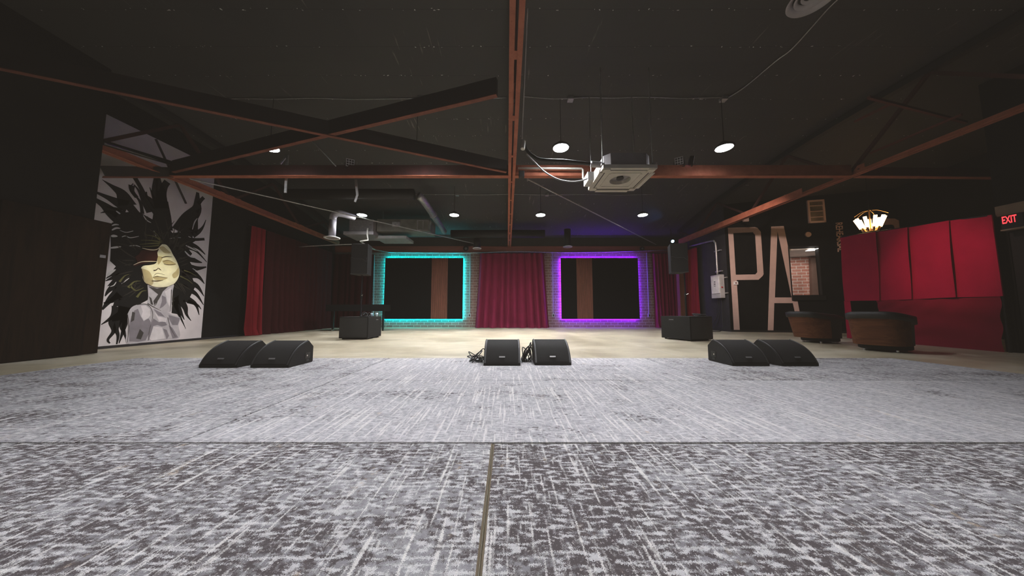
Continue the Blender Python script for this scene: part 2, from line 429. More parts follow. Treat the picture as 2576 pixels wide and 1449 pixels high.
struct('trim_2', MB().bar(onP(2045, 649, PA0 - PAN * 1.6, PAN) , onP(2049, 760, PA0 - PAN * 1.6, PAN), .2, .12, PAN), mat('dark_brown_post', (.10, .055, .04), .7))
wt = MB()
for (a, b) in (((wu0 - .0, wz1), (wu1, wz1)), ((wu0, wz0), (wu1, wz0))): wt.bar(pa(*a, -.04), pa(*b, -.04), .12, .03)
for u in (wu0, wu1): wt.bar(pa(u, wz0, -.04), pa(u, wz1, -.04), .12, .03, PAD)
win = struct('window_1', wt, M_blk)
MB().poly([[pa(wu0, wz0, -.05), pa(wu1, wz0, -.05), pa(wu1, wz1, -.05), pa(wu0, wz1, -.05)]]).build('pane', M_glass, win)
MB().bar(pa(wu0 - .02, wz0 - .09, .03), pa(wu1 + .06, wz0 - .09, .03), .08, .16).build('window_sill', M_blk, win)
# dark sliding door on the left and its small plate
dr = MB().bb((XLN + .02, 4.05, 0.012), (XLN + .10, 5.21, 2.355))
d1 = struct('door_1', dr, M_door, bevel=.006)
p0 = onX(258, 645, XLN + .10)
MB().box(p0, (.012, .075, .05)).build('door_plate', M_badge, d1, label='small grey plate')
# exit door on the right
d2 = struct('door_2', MB().bb((9.29, 4.22, .01), (9.345, 5.27, 2.2)), M_blk)
MB().bb((9.275, 4.27, .12), (9.29, 5.22, .40)).build('kick_plate', M_galv, d2, label='brushed metal kick plate')
fr = MB(); fr.bb((9.27, 5.272, 0), (9.345, 5.305, 2.28)); fr.bb((9.27, 4.2, 2.2), (9.345, 5.272, 2.28))
fr.build('door_frame', M_black, d2)
zs0, zs1 = onX(2512, 545, 9.2).z, onX(2502, 521, 9.2).z
struct('trim_3', MB().bb((9.20, 3.2, zs0), (9.345, 5.34, zs1)), M_tan)

# ------------------------------------------------------------------ carpets
def rug(x0, x1, y0, y1, m, label, bind=()):
    g = .004
    o = MB().bb((x0 + g, y0 + g, 0.001), (x1 - g, y1 - g, .016)).build('carpet', m, bevel=.004)
    tag(o, label, 'carpet', 'grey woven carpets laid edge to edge')
    for x in bind: MB().bb((x - .0035, y0 + g, .001), (x + .0035, y1 - g, .014)).build('edge_binding', mat('brown_binding', (.12, .09, .055), .9), o, label='brown bound edge')
CA = carpet_mat('carpet_front_left', .19, 0, .9); CB = carpet_mat('carpet_front_right', .23, 11.3, .9)
CC = carpet_mat('carpet_mid', .01, 23.1, 1.2, .035); CD = carpet_mat('carpet_left', .10, 37.7, 1.0, .02)
rug(-5.82, -.085, -2.2, 1.69, CA, 'grey woven carpet nearest the camera, left of the gap between the two front carpets', (-.086,))
rug(-.075, 6.05, -2.2, 1.685, CB, 'grey woven carpet nearest the camera, right of the gap between the two front carpets', (-.0735,))
rug(-5.82, -1.85, 1.695, 4.65, CD, 'grey woven carpet under the left pair of floor monitors')
rug(-1.845, 6.05, 1.695, 3.173, CC, 'pale grey woven carpet in the middle, just behind the front carpets')
rug(-1.845, 2.155, 3.176, 4.65, CC, 'pale grey woven carpet under the middle pair of floor monitors')
rug(2.158, 6.05, 3.176, 4.65, CD, 'grey woven carpet under the right pair of floor monitors')
ZC = .016

# ------------------------------------------------------------------ floor monitors
def bez(t):
    a, b, c, d = (0.0, .035), (.075, .20), (.19, .275), (.37, .315)
    u = 1 - t
    return tuple(u ** 3 * a[i] + 3 * u * u * t * b[i] + 3 * u * t * t * c[i] + t ** 3 * d[i] for i in (0, 1))
def make_monitor(loc, label):
    t = thing('floor_monitor', label, 'stage monitor', loc, 0, 'wedge floor monitors on the carpet')
    w = .25
    cur = [bez(i / 14) for i in range(15)]
    prof = [(0.0, 0.0)] + cur + [(.47, .225), (.47, .012), (.45, 0)]
    MB().prism([(-w, y, z) for y, z in prof], (2 * w, 0, 0)).build('cabinet', M_blk, t, False, bevel=.004)
    g = MB(); ca = [bez(.02 + .96 * i / 24) for i in range(25)]
    def gf(u, v):
        k = v * 24; i = min(23, int(k)); f = k - i
        y = ca[i][0] * (1 - f) + ca[i + 1][0] * f; z = ca[i][1] * (1 - f) + ca[i + 1][1] * f
        return Vector(((u - .5) * 2 * (w - .035), y - .004, z + .005))
    g.grid(gf, 40, 24); g.build('grille', M_grille, t, False, smooth=True)
    for s in (-1, 1):
        r = MB()
        def rf(u, v):
            a = u * 2 * PI; y, z = bez(.01 + .98 * v); return Vector((s * (w - .018) + .011 * math.cos(a), y - .004 + .004 * math.sin(a), z + .004 + .007 * math.sin(a)))
        r.grid(rf, 8, 20); r.build('side_rail', M_trim, t, False, smooth=True)
    y, z = bez(.14); y2, z2 = bez(.18)
    MB().bar((-.040, (y + y2) / 2 - .009, (z + z2) / 2 + .006), (.040, (y + y2) / 2 - .009, (z + z2) / 2 + .006), .02, .005, (0, -.8, .6)).build('badge', M_badge, t, False, label='small grey name badge')
    for s in (-1, 1):
        h = MB(); h.bb((s * (w + .001), .30, .07), (s * (w + .004), .40, .15)); h.bb((s * (w + .001), .325, .03), (s * (w + .003), .38, .06))
        hp = h.build('side_socket', mat('socket_black', (.004, .004, .004), .4), t, False)
        MB().cyl((s * (w + .002), .335, .11), (s * (w + .008), .335, .11), .012).build('connector', M_chrome, hp, False)
    return t
mons = [((-3.76, 3.84), 'leftmost black wedge floor monitor, first of the left pair'),
        ((-3.09, 3.84), 'black wedge floor monitor in the left pair, the one nearer the middle of the room'),
        ((-.07, 3.99), 'black wedge floor monitor in the middle pair, between the two cable tangles'),
        ((.625, 4.02), 'black wedge floor monitor in the middle pair, right of both cable tangles'),
        ((3.27, 3.96), 'black wedge floor monitor in the right pair, the one nearer the middle of the room'),
        ((3.93, 3.96), 'rightmost black wedge floor monitor, nearest the armchairs')]
mon0 = None
for (x, y), lb in mons:
    if mon0 is None: mon0 = make_monitor((x, y, ZC), lb)
    else: dup(mon0, (x, y, ZC), 0, lb)

def cable_tangle(cx, cy, cz, rx, ry, rz, n, label, r=.007, flat=False, tail=None, name='cable_tangle', seed=1, m=None):
    random.seed(seed); pts = []
    for i in range(n):
        a = i * 1.9 + random.uniform(-.5, .5); k = random.uniform(.45, 1)
        z = cz + r + (abs(math.sin(i * 1.3)) * rz * random.uniform(.3, 1) if i % 3 else 0)
        pts.append((cx + rx * k * math.cos(a), cy + ry * k * math.sin(a), z))
    if tail: pts += tail
    o = MB().tube(catmull(pts, 6), r, 6).build(name, m or M_cable, smooth=True)
    return tag(o, label, 'cable')
cable_tangle(-.45, 4.30, ZC + .004, .15, .14, .17, 22, 'black cable tangle left of the middle pair of floor monitors', tail=[(-.36, 4.33, .2), (-.325, 4.34, .15)], seed=4)
cable_tangle(.285, 4.34, ZC + .004, .09, .13, .28, 26, 'black cable tangle between the two middle floor monitors', tail=[(.33, 4.3, .25), (.372, 4.34, .15)], seed=9)

# ------------------------------------------------------------------ subwoofers, poles, tops
def subwoofer(loc, rz, w, d, h, label):
    t = thing('subwoofer', label, 'speaker', loc, rz, 'subwoofers standing on the concrete floor')
    fr = [(-w / 2 + w * i / 16, -.02 - .05 * math.sin(PI * i / 16)) for i in range(17)]
    pr = [(x, y, .03) for x, y in fr] + [(w / 2, d, .03), (-w / 2, d, .03)]
    MB().prism(pr, (0, 0, h - .03)).build('cabinet', M_subp, t, False, bevel=.008)
    g = MB(); g.grid(lambda u, v: Vector(((u - .5) * w * .95, -.033 - .05 * math.sin(PI * (.025 + .95 * u)), .055 + v * (h - .08))), 16, 6)
    g.build('grille', mat('sub_grille', (.012, .0115, .011), .6, .1, noise=(500, .6), bump=.4), t, False, smooth=True)
    for s in (-1, 1):
        hh = MB().bb((s * (w / 2 + .001), d * .5, h * .80), (s * (w / 2 + .004), d * .5 + .17, h * .90)).build('handle_recess', mat('recess_black', (.003, .003, .003), .8), t, False)
        MB().bb((s * (w / 2 + .003), d * .5 + .02, h * .84), (s * (w / 2 + .012), d * .5 + .15, h * .86)).build('grip', M_badge, hh, False)
    for sx in (-1, 1):
        for y in (.08, d - .08): MB().cyl((sx * (w / 2 - .07), y, 0), (sx * (w / 2 - .07), y, .032), .03).build('foot', M_blkm, t, False)
    MB().cyl((0, d * .45, h), (0, d * .45, h + .006), .05).build('pole_socket', M_blkm, t, False)
    return t
sl = onZ(850, 854.4); sr = onZ(925.5, 854)
w1 = sr.x - sl.x; h1 = .60
subwoofer(((sl.x + sr.x) / 2, sl.y + .05, 0), 0, w1, .80, h1, 'black subwoofer on the left, standing before the dark curtain')
A = onZ(1738.4, 859.2); rz2 = math.radians(20)
u2 = Vector((math.cos(rz2), math.sin(rz2), 0)); v2 = Vector((-math.sin(rz2), math.cos(rz2), 0))
B = onZ(1787, 855.3); w2 = .80; c2 = A + u2 * w2 / 2 + v2 * .03
subwoofer((c2.x, c2.y, 0), rz2, w2, .84, .62, 'black subwoofer on the right, turned with one corner towards the carpet')
def pole(p, z0, z1, label):
    t = thing('speaker_pole', label, 'pole', (p[0], p[1], z0), 0, 'speaker poles on the subwoofers')
    MB().cyl((p[0], p[1], z0), (p[0], p[1], z0 + (z1 - z0) * .5), .022).build('lower_tube', M_blkm, t)
    MB().cyl((p[0], p[1], z0 + (z1 - z0) * .5), (p[0], p[1], z1), .016).build('upper_tube', M_blkm, t)
    MB().cyl((p[0], p[1], z0 + (z1 - z0) * .47), (p[0], p[1], z0 + (z1 - z0) * .53), .032).build('collar', M_blk, t)
    MB().cyl((p[0] + .02, p[1] - .02, z0 + (z1 - z0) * .5), (p[0] + .06, p[1] - .05, z0 + (z1 - z0) * .52), .012).build('knob', M_chrome, t)
def top_speaker(p, z0, w, d, h, rz, label):
    t = thing('loudspeaker', label, 'speaker', (p[0], p[1], z0), rz, 'loudspeakers up on poles')
    MB().prism([(-w / 2, -d / 2, 0), (w / 2, -d / 2, 0), (w * .36, d / 2, 0), (-w * .36, d / 2, 0)], (0, 0, h)).build('cabinet', M_blk, t, False, bevel=.008)
    g = MB(); g.grid(lambda u, v: Vector(((u - .5) * w * .94, -d / 2 - .012 - .02 * math.sin(PI * u), .02 + v * (h - .04))), 12, 8); g.build('grille', M_grille, t, False, smooth=True)
    zz = h * .52
    MB().tube([(-w * .47, -d / 2 - .02, zz - .09), (-w * .47, -d / 2 - .02, zz + .03), (-w * .22, -d / 2 - .04, zz - .02), (w * .22, -d / 2 - .04, zz - .02), (w * .47, -d / 2 - .02, zz - .10), (w * .47, -d / 2 - .02, zz + .02)], .005, 6).build('wire_guard', M_trim, t, False)
    MB().bb((-w * .5, -d / 2 - .02, 0), (w * .5, -d / 2 - .008, .018)).build('lower_rail', M_trim, t, False)
    return t
yL = sl.y + .05 + .8 * .45
tl = onY(883, 690, yL - .2); tr_ = onY(921, 690, yL - .2)
xc = (tl.x + tr_.x) / 2
pole((xc, yL), h1 + .006, tl.z, 'black speaker pole on the left subwoofer')
top_speaker((xc, yL), tl.z, .46, .40, .86, 0, 'black loudspeaker on a pole above the left subwoofer')
pc = c2 + v2 * .84 * .45
tb = onY(1692, 685, pc.y - .2)
pole((pc.x, pc.y), .626, tb.z, 'black speaker pole on the right subwoofer')
top_speaker((pc.x - .19, pc.y), tb.z, .42, .40, .78, math.radians(-12), 'black loudspeaker on a pole above the right subwoofer, before the curtain')
cable_tangle(sl.x + .62, sl.y + .2, h1 + .002, .14, .1, .12, 18, 'loose black cables heaped on top of the left subwoofer', seed=3, r=.008)
cable_tangle(pc.x + .3, pc.y - .06, .622, .2, .14, .07, 18, 'loose black cables heaped on top of the right subwoofer', seed=5, r=.008)
for i, (dx, lb) in enumerate(((.62, 'small clear cup on the left subwoofer, beside the cable heap'), (.76, 'small clear cup on the right edge of the left subwoofer'))):
    o = MB().lathe((sl.x + dx, sl.y + .55, h1), [(.028, 0), (.036, .10), (.033, .10), (.026, .006)], 16, True).build('cup', mat('frosted_plastic', (.45, .55, .60), .15, spec=.8), smooth=True)
    tag(o, lb, 'cup', 'clear cups on the left subwoofer')
# black draped table behind the left subwoofer
yt = 10.9; a = onY(820, 766, yt); b = onY(966, 783, yt)
t = thing('equipment_table', 'long black table behind the left subwoofer, in front of the teal-lit panel', 'table', ((a.x + b.x) / 2, yt + .3, 0))
MB().bb((a.x, yt, b.z), (b.x, yt + .6, a.z)).build('table_top', M_foam, t)
for x in (a.x + .12, b.x - .15):
    lg = MB().bb((x - .03, yt + .27, .07), (x + .03, yt + .33, b.z)).build('leg', M_blkm, t)
    MB().cyl((x - .02, yt + .3, .045), (x + .02, yt + .3, .045), .045).build('caster', M_chrome if x < -6 else M_blkm, lg)

# ------------------------------------------------------------------ LED panels on the back wall
def led_panel(l, r, s0, s1, zt, zb, mled, label):
    yp = YB - .16
    X = lambda px: onY(px, 724, yp).x
    x0, x1, a, b = X(l), X(r), X(s0), X(s1)
    t = thing('wall_panel', label, 'wall panel', ((x0 + x1) / 2, yp, zb), 0, 'backlit acoustic panels on the brick wall')
    for p, q in ((x0, a), (b, x1)):
        m = MB(); m.bb((p, yp, zb), (q, yp + .07, zt))
        m.build('acoustic_panel', M_foam, t)
    sm = MB(); sm.bb((a, yp + .01, zb), (b, yp + .07, zt)); n = 17
    sp = MB(); wv = (b - a) / n
    for i in range(n): sp.bb((a + (i + .12) * wv, yp - .012, zb), (a + (i + .80) * wv, yp + .012, zt))
    bk = sm.build('slat_backing', mat('slat_felt', (.02, .012, .01), .9), t)
    sp.build('slats', M_slat, t, label='brown wood slat strip')
    st = MB(); e = .012; yy = yp + .085
    k = .022
    st.bb((x0 + k, yy, zt - k - .015), (x1 - k, yy + e, zt - k)); st.bb((x0 + k, yy, zb + k), (x1 - k, yy + e, zb + k + .015))
    st.bb((x0 + k, yy, zb + k), (x0 + k + .015, yy + e, zt - k)); st.bb((x1 - k - .015, yy, zb + k), (x1 - k, yy + e, zt - k))
    st.build('led_strip', mled, t, label='glowing LED strip')
    for x in (x0 + .4, (x0 + x1) / 2, x1 - .4):
        MB().bb((x - .04, yp + .07, (zb + zt) / 2 - .9), (x + .04, YB, (zb + zt) / 2 + .9)).build('standoff', M_blk, t)
zt = onY(1276, 649, YB - .16).z; zb = onY(1276, 802.5, YB - .16).z
led_panel(967, 1164, 1085, 1126, zt, zb, M_teal, 'black wall panel with a teal glow around it')
led_panel(1412, 1607, 1451, 1491, zt, zb, M_purp, 'black wall panel with a purple glow around it')

# ------------------------------------------------------------------ curtains
def curtain(p0, p1, z0, z1, folds, amp, nrm, m, label, flare=.12, seed=1, puddle=True, q0=None, q1=None):
    random.seed(seed); p0 = Vector(p0); p1 = Vector(p1); nrm = Vector(nrm)
    ph = [random.uniform(0, 6.28) for _ in range(6)]; am = [random.uniform(.5, 1.2) for _ in range(folds + 2)]
    d = p1 - p0; mid = (p0 + p1) / 2
    def fn(u, v):
        k = u * folds; i = int(k); f = k - i
        w = am[i] * (1 - f) + am[i + 1] * f
        drop = 1 - v
        s = .5 + .5 * math.sin(2 * PI * k + .9 * math.sin(2 * PI * u * 2.3 + ph[0]) + .35 * drop * math.sin(5 * u + ph[1]))
        s = abs(math.sin(PI * k + .45 * math.sin(2 * PI * u * 2.3 + ph[0]) + .2 * drop * math.sin(5 * u + ph[1]))) ** .75
        off = amp * w * (.55 + .6 * drop) * s + .02 * math.sin(7 * v + ph[2] + 9 * u) * drop
        pos = p0 + d * u
        pos = mid + (pos - mid) * (1 + flare * drop ** 1.3)
        z = z0 + (z1 - z0) * v
        if puddle and v < .06:
            off += (1 - v / .06) * .10 * (.5 + .5 * math.sin(2 * PI * k * .5 + ph[3]))
        pos = pos + nrm * off; pos.z = z
        return pos
    mb = MB(); mb.grid(fn, folds * 14, 36)
    o = mb.build('curtain', m, smooth=True)
    return tag(o, label, 'curtain')
def rod(p, q, r, label, m=None):
    return tag(MB().cyl(p, q, r).build('curtain_rod', m or M_blkm), label, 'curtain rod')
xa = onY(1206, 700, YB - .3).x; xb = onY(1370, 700, YB - .3).x
curtain((xa, YB - .16, 0), (xb, YB - .16, 0), .012, 3.42, 10, .26, (0, -1, 0), M_velv, 'magenta velvet curtain at the middle of the brick wall, between the two lit panels', .12, 2)
rod((xa - .1, YB - .14, 3.44), (xb + .1, YB - .14, 3.44), .016, 'black curtain rod above the middle curtain')
xr0 = onY(1643, 700, YB - .2).x
curtain((xr0, YB - .14, 0), (XR - .38, YB - .14, 0), .012, 3.42, 7, .2, (0, -1, 0), M_velv, 'red velvet curtain on the brick wall right of the purple-lit panel', .0, 5)
rod((xr0 - .05, YB - .12, 3.45), (XR - .02, YB - .12, 3.45), .016, 'black curtain rod above the curtain right of the purple-lit panel')
yr = onX(1764, 780, XR - .2).y
curtain((XR - .14, 13.0, 0), (XR - .14, yr + .15, 0), .012, 3.46, 5, .12, (-1, 0, 0), M_velr, 'red velvet curtain on the right wall, beside the white electrical box', .06, 8)
rod((XR - .12, 13.1, 3.48), (XR - .12, yr, 3.48), .016, 'black curtain rod on the right wall')
yl0 = onX(622, 780, XL + .2).y
curtain((XL + .14, yl0, 0), (XL + .14, yl0 + .48, 0), .012, 3.4, 3, .16, (1, 0, 0), M_velr, 'bright red end curtain on the left wall, nearest the painted mural', .10, 11)
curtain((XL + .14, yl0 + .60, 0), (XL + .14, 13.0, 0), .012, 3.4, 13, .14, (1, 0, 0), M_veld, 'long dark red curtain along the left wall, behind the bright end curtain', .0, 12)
rod((XL + .12, yl0 - .1, 3.42), (XL + .12, 13.3, 3.42), .016, 'black curtain rod along the left wall')
xl1 = onY(937, 700, YB - .2).x
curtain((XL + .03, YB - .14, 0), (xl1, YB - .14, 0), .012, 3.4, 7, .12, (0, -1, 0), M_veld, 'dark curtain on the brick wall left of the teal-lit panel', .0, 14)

# ------------------------------------------------------------------ mural on the left wall
XM = XL + .02
y0m, y1m, ztm, zbm = 5.30, 7.74, 4.71, .055
PAINTS = []
def done(mb, m): PAINTS.append((mb, m))
def paint(nm, c, r=.8): return mat('mural_' + nm, c, r, noise=(7, .10), spec=.1)
done(MB().bb((XL + .002, y0m, zbm), (XM, y1m, ztm)), mat('mural_ground', (.60, .545, .53), .7, noise=(2.2, .10)))
cA = lambda x, y: (200 + x / 2.195, 260 + y / 2.195)
cB = lambda x, y: (240 + x / 4.14, 540 + y / 4.14)
cC = lambda x, y: (220 + x / 5.574, 380 + y / 5.574)
LAY = [0]
def mp(cf, pts, k):
    out = []
    for p in pts:
        q = onX(*cf(*p), XM); q.x = XM + .0012 * k
        q.y = min(max(q.y, y0m + .01), y1m - .01); q.z = min(max(q.z, zbm + .005), ztm)
        out.append(q)
    return out
SW = .8
def strand(mb, cf, pts, w0, w1, k, mid=None):
    """tapered brush stroke through picture points on the wall; widths in metres"""
    P = catmull(mp(cf, pts, k), 6); n = len(P); L = []; R = []
    for i, p in enumerate(P):
        d = (P[min(i + 1, n - 1)] - P[max(i - 1, 0)]); d.x = 0
        if d.length < 1e-6: d = Vector((0, 0, 1))
        d.normalize(); s = Vector((0, -d.z, d.y)); t = i / (n - 1)
        w = (w0 * (1 - t) ** 1.3 + w1 * t) * .5 * SW
        if mid: w = (w0 * (1 - t) ** 2 + 2 * mid * t * (1 - t) + w1 * t * t) * .36
        L.append(mb.bm.verts.new(p + s * w)); R.append(mb.bm.verts.new(p - s * w))
    for i in range(n - 1): mb.bm.faces.new((L[i], L[i + 1], R[i + 1], R[i]))
def blob(mb, cf, pts, k, smooth=True):
    P = mp(cf, pts, k)
    if smooth: P = catmull(P + [P[0]], 4)[:-1]
    mb.poly([P])
hair = MB()
body = [(178, 660), (170, 720), (172, 800), (168, 870), (200, 900), (165, 945), (190, 965), (152, 1010), (200, 1000), (165, 1065), (205, 1055), (180, 1130), (212, 1120), (195, 1190), (232, 1180), (262, 1160),
        (290, 1120), (340, 1105), (378, 1085), (385, 1030), (400, 990), (460, 960), (505, 1000), (512, 1100), (508, 1158), (545, 1165), (560, 1110), (600, 1090), (615, 1060), (640, 1010), (622, 960), (640, 930), (618, 890),
        (600, 860), (622, 830), (590, 790), (640, 760), (600, 735), (640, 705), (655, 640), (620, 645), (590, 690), (560, 712), (512, 715), (494, 690), (490, 610), (478, 545), (455, 530), (430, 530), (412, 580), (402, 640), (365, 620),
        (330, 600), (290, 552), (262, 540), (240, 565), (272, 600), (220, 605), (232, 640)]
blob(hair, cA, body, 1, False)
for cf, pts, a, b in (
    (cC, [(560, 760), (480, 600), (350, 500), (205, 400)], .42, .01), (cC, [(560, 780), (420, 720), (280, 650), (100, 570)], .36, .05),
    (cC, [(500, 960), (350, 860), (230, 760), (90, 670)], .46, .09), (cC, [(420, 900), (300, 850), (180, 868)], .18, .01), (cC, [(480, 830), (360, 800), (270, 780)], .12, .02),
    (cC, [(770, 880), (740, 720), (650, 600), (595, 520), (640, 455)], .09, .02), (cC, [(620, 480), (625, 560), (690, 650)], .14, .10), (cC, [(870, 860), (790, 720), (720, 560), (650, 470)], .16, .03),
    (cC, [(960, 880), (840, 700), (750, 520), (665, 375)], .14, .11), (cC, [(980, 800), (880, 680), (830, 630), (825, 570)], .18, .03), (cC, [(970, 760), (920, 640), (872, 510)], .14, .02),
    (cC, [(1000, 800), (950, 600), (945, 500), (965, 375)], .22, .12), (cC, [(1040, 760), (1030, 580), (1000, 460), (985, 375)], .34, .14), (cC, [(1070, 800), (1050, 620), (1075, 500), (1120, 430)], .26, .17),
    (cC, [(1090, 1100), (1090, 900), (1060, 700)], .40, .26), (cC, [(1330, 1150), (1420, 960), (1530, 820), (1540, 690), (1545, 580)], .62, .09), (cC, [(1550, 740), (1590, 690), (1630, 650)], .14, .11),
    (cC, [(1530, 860), (1565, 815), (1600, 805)], .10, .02), (cC, [(1480, 1130), (1520, 1040), (1540, 900)], .30, .02), (cC, [(1470, 1180), (1560, 1130), (1620, 1060), (1660, 965)], .20, .02),
    (cC, [(1380, 1230), (1520, 1240), (1640, 1235)], .12, .09), (cC, [(1390, 1290), (1540, 1350), (1650, 1450)], .22, .03), (cB, [(930, 330), (1050, 380), (1160, 495)], .16, .02), (cB, [(900, 430), (1040, 480), (1110, 500)], .30, .03),
    (cB, [(900, 540), (1050, 560), (1155, 545)], .34, .04), (cB, [(900, 620), (1020, 600), (1080, 630)], .26, .02), (cB, [(900, 620), (1060, 640), (1135, 720)], .34, .02), (cB, [(900, 700), (1050, 740), (1130, 850)], .34, .02),
    (cB, [(900, 760), (1040, 820), (1125, 940)], .26, .02), (cB, [(930, 870), (1040, 930), (1080, 1045)], .24, .02), (cB, [(960, 900), (1060, 940), (1100, 985)], .14, .02), (cB, [(850, 850), (930, 960), (950, 1040), (995, 1105)], .26, .02),
    (cB, [(820, 900), (880, 1000), (925, 1095)], .26, .02), (cB, [(830, 960), (890, 1080), (940, 1190)], .12, .01), (cB, [(830, 820), (840, 950), (880, 1050)], .22, .05),
    (cB, [(330, 1000), (280, 1150), (300, 1230), (320, 1310)], .20, .02), (cB, [(330, 1040), (290, 1200), (245, 1340)], .18, .02), (cB, [(290, 1040), (215, 1170), (235, 1260), (220, 1350)], .18, .03), (cB, [(260, 1040), (170, 1110), (190, 1210), (130, 1300), (150, 1340)], .18, .03),
    (cB, [(230, 960), (180, 1060), (60, 1145)], .24, .02), (cB, [(270, 800), (160, 880), (70, 990)], .34, .04), (cB, [(260, 840), (160, 900), (85, 920)], .24, .03), (cB, [(240, 700), (140, 790), (100, 850)], .2, .02), (cB, [(260, 640), (180, 660), (105, 690)], .2, .02), (cB, [(250, 600), (180, 620), (110, 665)], .16, .02),
    (cB, [(310, 960), (260, 1060), (170, 1100)], .3, .08), (cB, [(360, 900), (310, 1010), (270, 1080)], .5, .12)):
    strand(hair, cf, pts, a, b, 2)
done(hair, paint('black', (.006, .0055, .005)))
# white flecks between the left strands
fl = MB()
for cf, pts, a in ((cC, [(340, 1045), (390, 1030), (440, 1035)], .05), (cC, [(340, 1110), (400, 1080), (460, 1085)], .06), (cC, [(330, 1195), (370, 1190), (420, 1195)], .09), (cC, [(480, 1205), (530, 1190), (600, 1215), (720, 1195)], .03), (cC, [(310, 1360), (390, 1350), (470, 1340)], .07), (cC, [(580, 1330), (680, 1325), (740, 1345)], .025),
                   (cC, [(450, 1110), (540, 1140), (640, 1120)], .02), (cC, [(780, 900), (830, 970), (890, 1005)], .04), (cC, [(930, 1120), (950, 1170), (965, 1195)], .04), (cC, [(400, 840), (440, 870), (460, 880)], .05), (cC, [(1470, 1100), (1500, 1000), (1540, 940)], .05), (cC, [(1150, 1230), (1240, 1215), (1310, 1215)], .02),
                   (cB, [(120, 640), (160, 600), (210, 570)], .10), (cB, [(270, 720), (310, 690), (350, 660)], .03), (cB, [(150, 750), (190, 735), (215, 700)], .03), (cB, [(940, 320), (990, 345), (1060, 380)], .07), (cB, [(930, 380), (980, 430), (1040, 450)], .07), (cB, [(1010, 560), (1060, 590), (1100, 600)], .03)):
    strand(fl, cf, pts, a * .3, .01, 3, a * 1.3)
done(fl, paint('fleck', (.50, .47, .45)))
ol = MB()
for pts, a in (([(690, 280), (620, 230), (520, 210)], .05), ([(680, 285), (590, 270), (470, 265)], .05), ([(670, 300), (580, 300), (460, 310)], .06), ([(690, 290), (650, 220), (600, 170)], .03), ([(660, 320), (560, 330), (480, 330)], .04), ([(430, 860), (480, 800), (530, 790)], .06), ([(340, 760), (400, 700), (470, 690)], .06), ([(360, 740), (420, 790), (500, 760)], .05), ([(250, 700), (300, 640), (350, 620)], .05), ([(920, 580), (980, 600), (1050, 640)], .04), ([(880, 640), (960, 680), (1010, 720)], .04)):
    strand(ol, cB, pts, a, .01, 4)
done(ol, paint('olive', (.10, .095, .035)))
hs = MB(); random.seed(21)
for i in range(90):
    a = random.uniform(0, 2 * PI); r0 = random.uniform(190, 260); r1 = r0 + random.uniform(60, 230); bend = random.uniform(-.25, .25)
    cx_, cy_ = 660, 520
    if abs(a - PI / 2) < .55: continue
    P_ = [(cx_ + (r0 + (r1 - r0) * t) * math.cos(a + bend * t) * (1.0 if math.cos(a) > 0 else 1.35), cy_ + (r0 + (r1 - r0) * t) * math.sin(a + bend * t) * 1.15) for t in (0, .35, .7, 1)]
    if P_[-1][0] > 1010 or P_[-1][0] < 190 or P_[-1][1] > 1000: continue
    strand(hs, cB, P_, .012, .006, 3, random.uniform(.02, .07))
done(hs, paint('streak', (.028, .024, .018)))
sk = MB()
blob(sk, cB, [(540, 730), (600, 750), (700, 762), (810, 722), (803, 800), (795, 900), (788, 1000), (740, 1012), (610, 965), (540, 930), (548, 850)], 4)
blob(sk, cB, [(330, 1040), (370, 970), (430, 938), (510, 930), (570, 958), (640, 985), (740, 1010), (790, 1040), (882, 1075), (862, 1150), (872, 1282), (700, 1305), (540, 1322), (325, 1342), (335, 1180)], 4)
done(sk, paint('skin_grey', (.42, .39, .39)))
sh = MB()
for p in ([(400, 1000), (440, 980), (470, 1060), (500, 1110), (550, 1080), (575, 1120), (560, 1230), (520, 1310), (440, 1325), (350, 1320), (345, 1180), (370, 1060)], [(760, 1045), (880, 1078), (855, 1150), (800, 1150), (765, 1090)], [(700, 1185), (740, 1200), (765, 1260), (740, 1300)], [(600, 980), (680, 1020), (720, 1065), (650, 1050)],
          [(600, 1080), (660, 1120), (720, 1110), (745, 1150), (690, 1165), (640, 1150), (600, 1160), (570, 1290), (545, 1315), (560, 1200)], [(760, 1150), (800, 1180), (860, 1280), (800, 1290), (780, 1230)], [(690, 840), (730, 860), (740, 920), (700, 960), (665, 980), (690, 900)]):
    blob(sh, cB, p, 5, False)
done(sh, paint('shade_grey', (.20, .18, .19)))
dk = MB()
for p in ([(545, 745), (640, 770), (760, 745), (700, 800), (660, 880), (610, 945), (600, 900), (650, 830), (600, 790)], [(555, 850), (580, 870), (600, 940), (575, 935)], [(380, 1010), (410, 1020), (400, 1100), (365, 1120)], [(460, 1190), (500, 1230), (470, 1300), (420, 1290)]):
    blob(dk, cB, p, 6, False)
for pts, a in (([(430, 938), (510, 930), (560, 955), (590, 1010), (590, 1080), (560, 1200), (545, 1310)], .02), ([(540, 925), (610, 965), (680, 1000)], .025), ([(650, 870), (630, 930), (605, 955)], .03), ([(330, 1040), (345, 1160), (330, 1330)], .02), ([(790, 780), (785, 900), (775, 1010)], .02), ([(750, 1070), (780, 1180), (830, 1270)], .02)):
    strand(dk, cB, pts, a, .008, 7)
done(dk, paint('shade_dark', (.055, .05, .045)))
wh = MB()
for p in ([(470, 950), (520, 945), (565, 985), (570, 1050), (545, 1080), (500, 1100), (475, 1060), (490, 1010)], [(600, 1165), (690, 1175), (720, 1290), (580, 1310), (560, 1290)], [(720, 800), (785, 760), (780, 860), (770, 960), (745, 900), (735, 850)], [(610, 1010), (650, 1060), (740, 1080), (735, 1120), (660, 1110)]):
    blob(wh, cB, p, 6, False)
done(wh, paint('skin_light', (.60, .56, .55)))
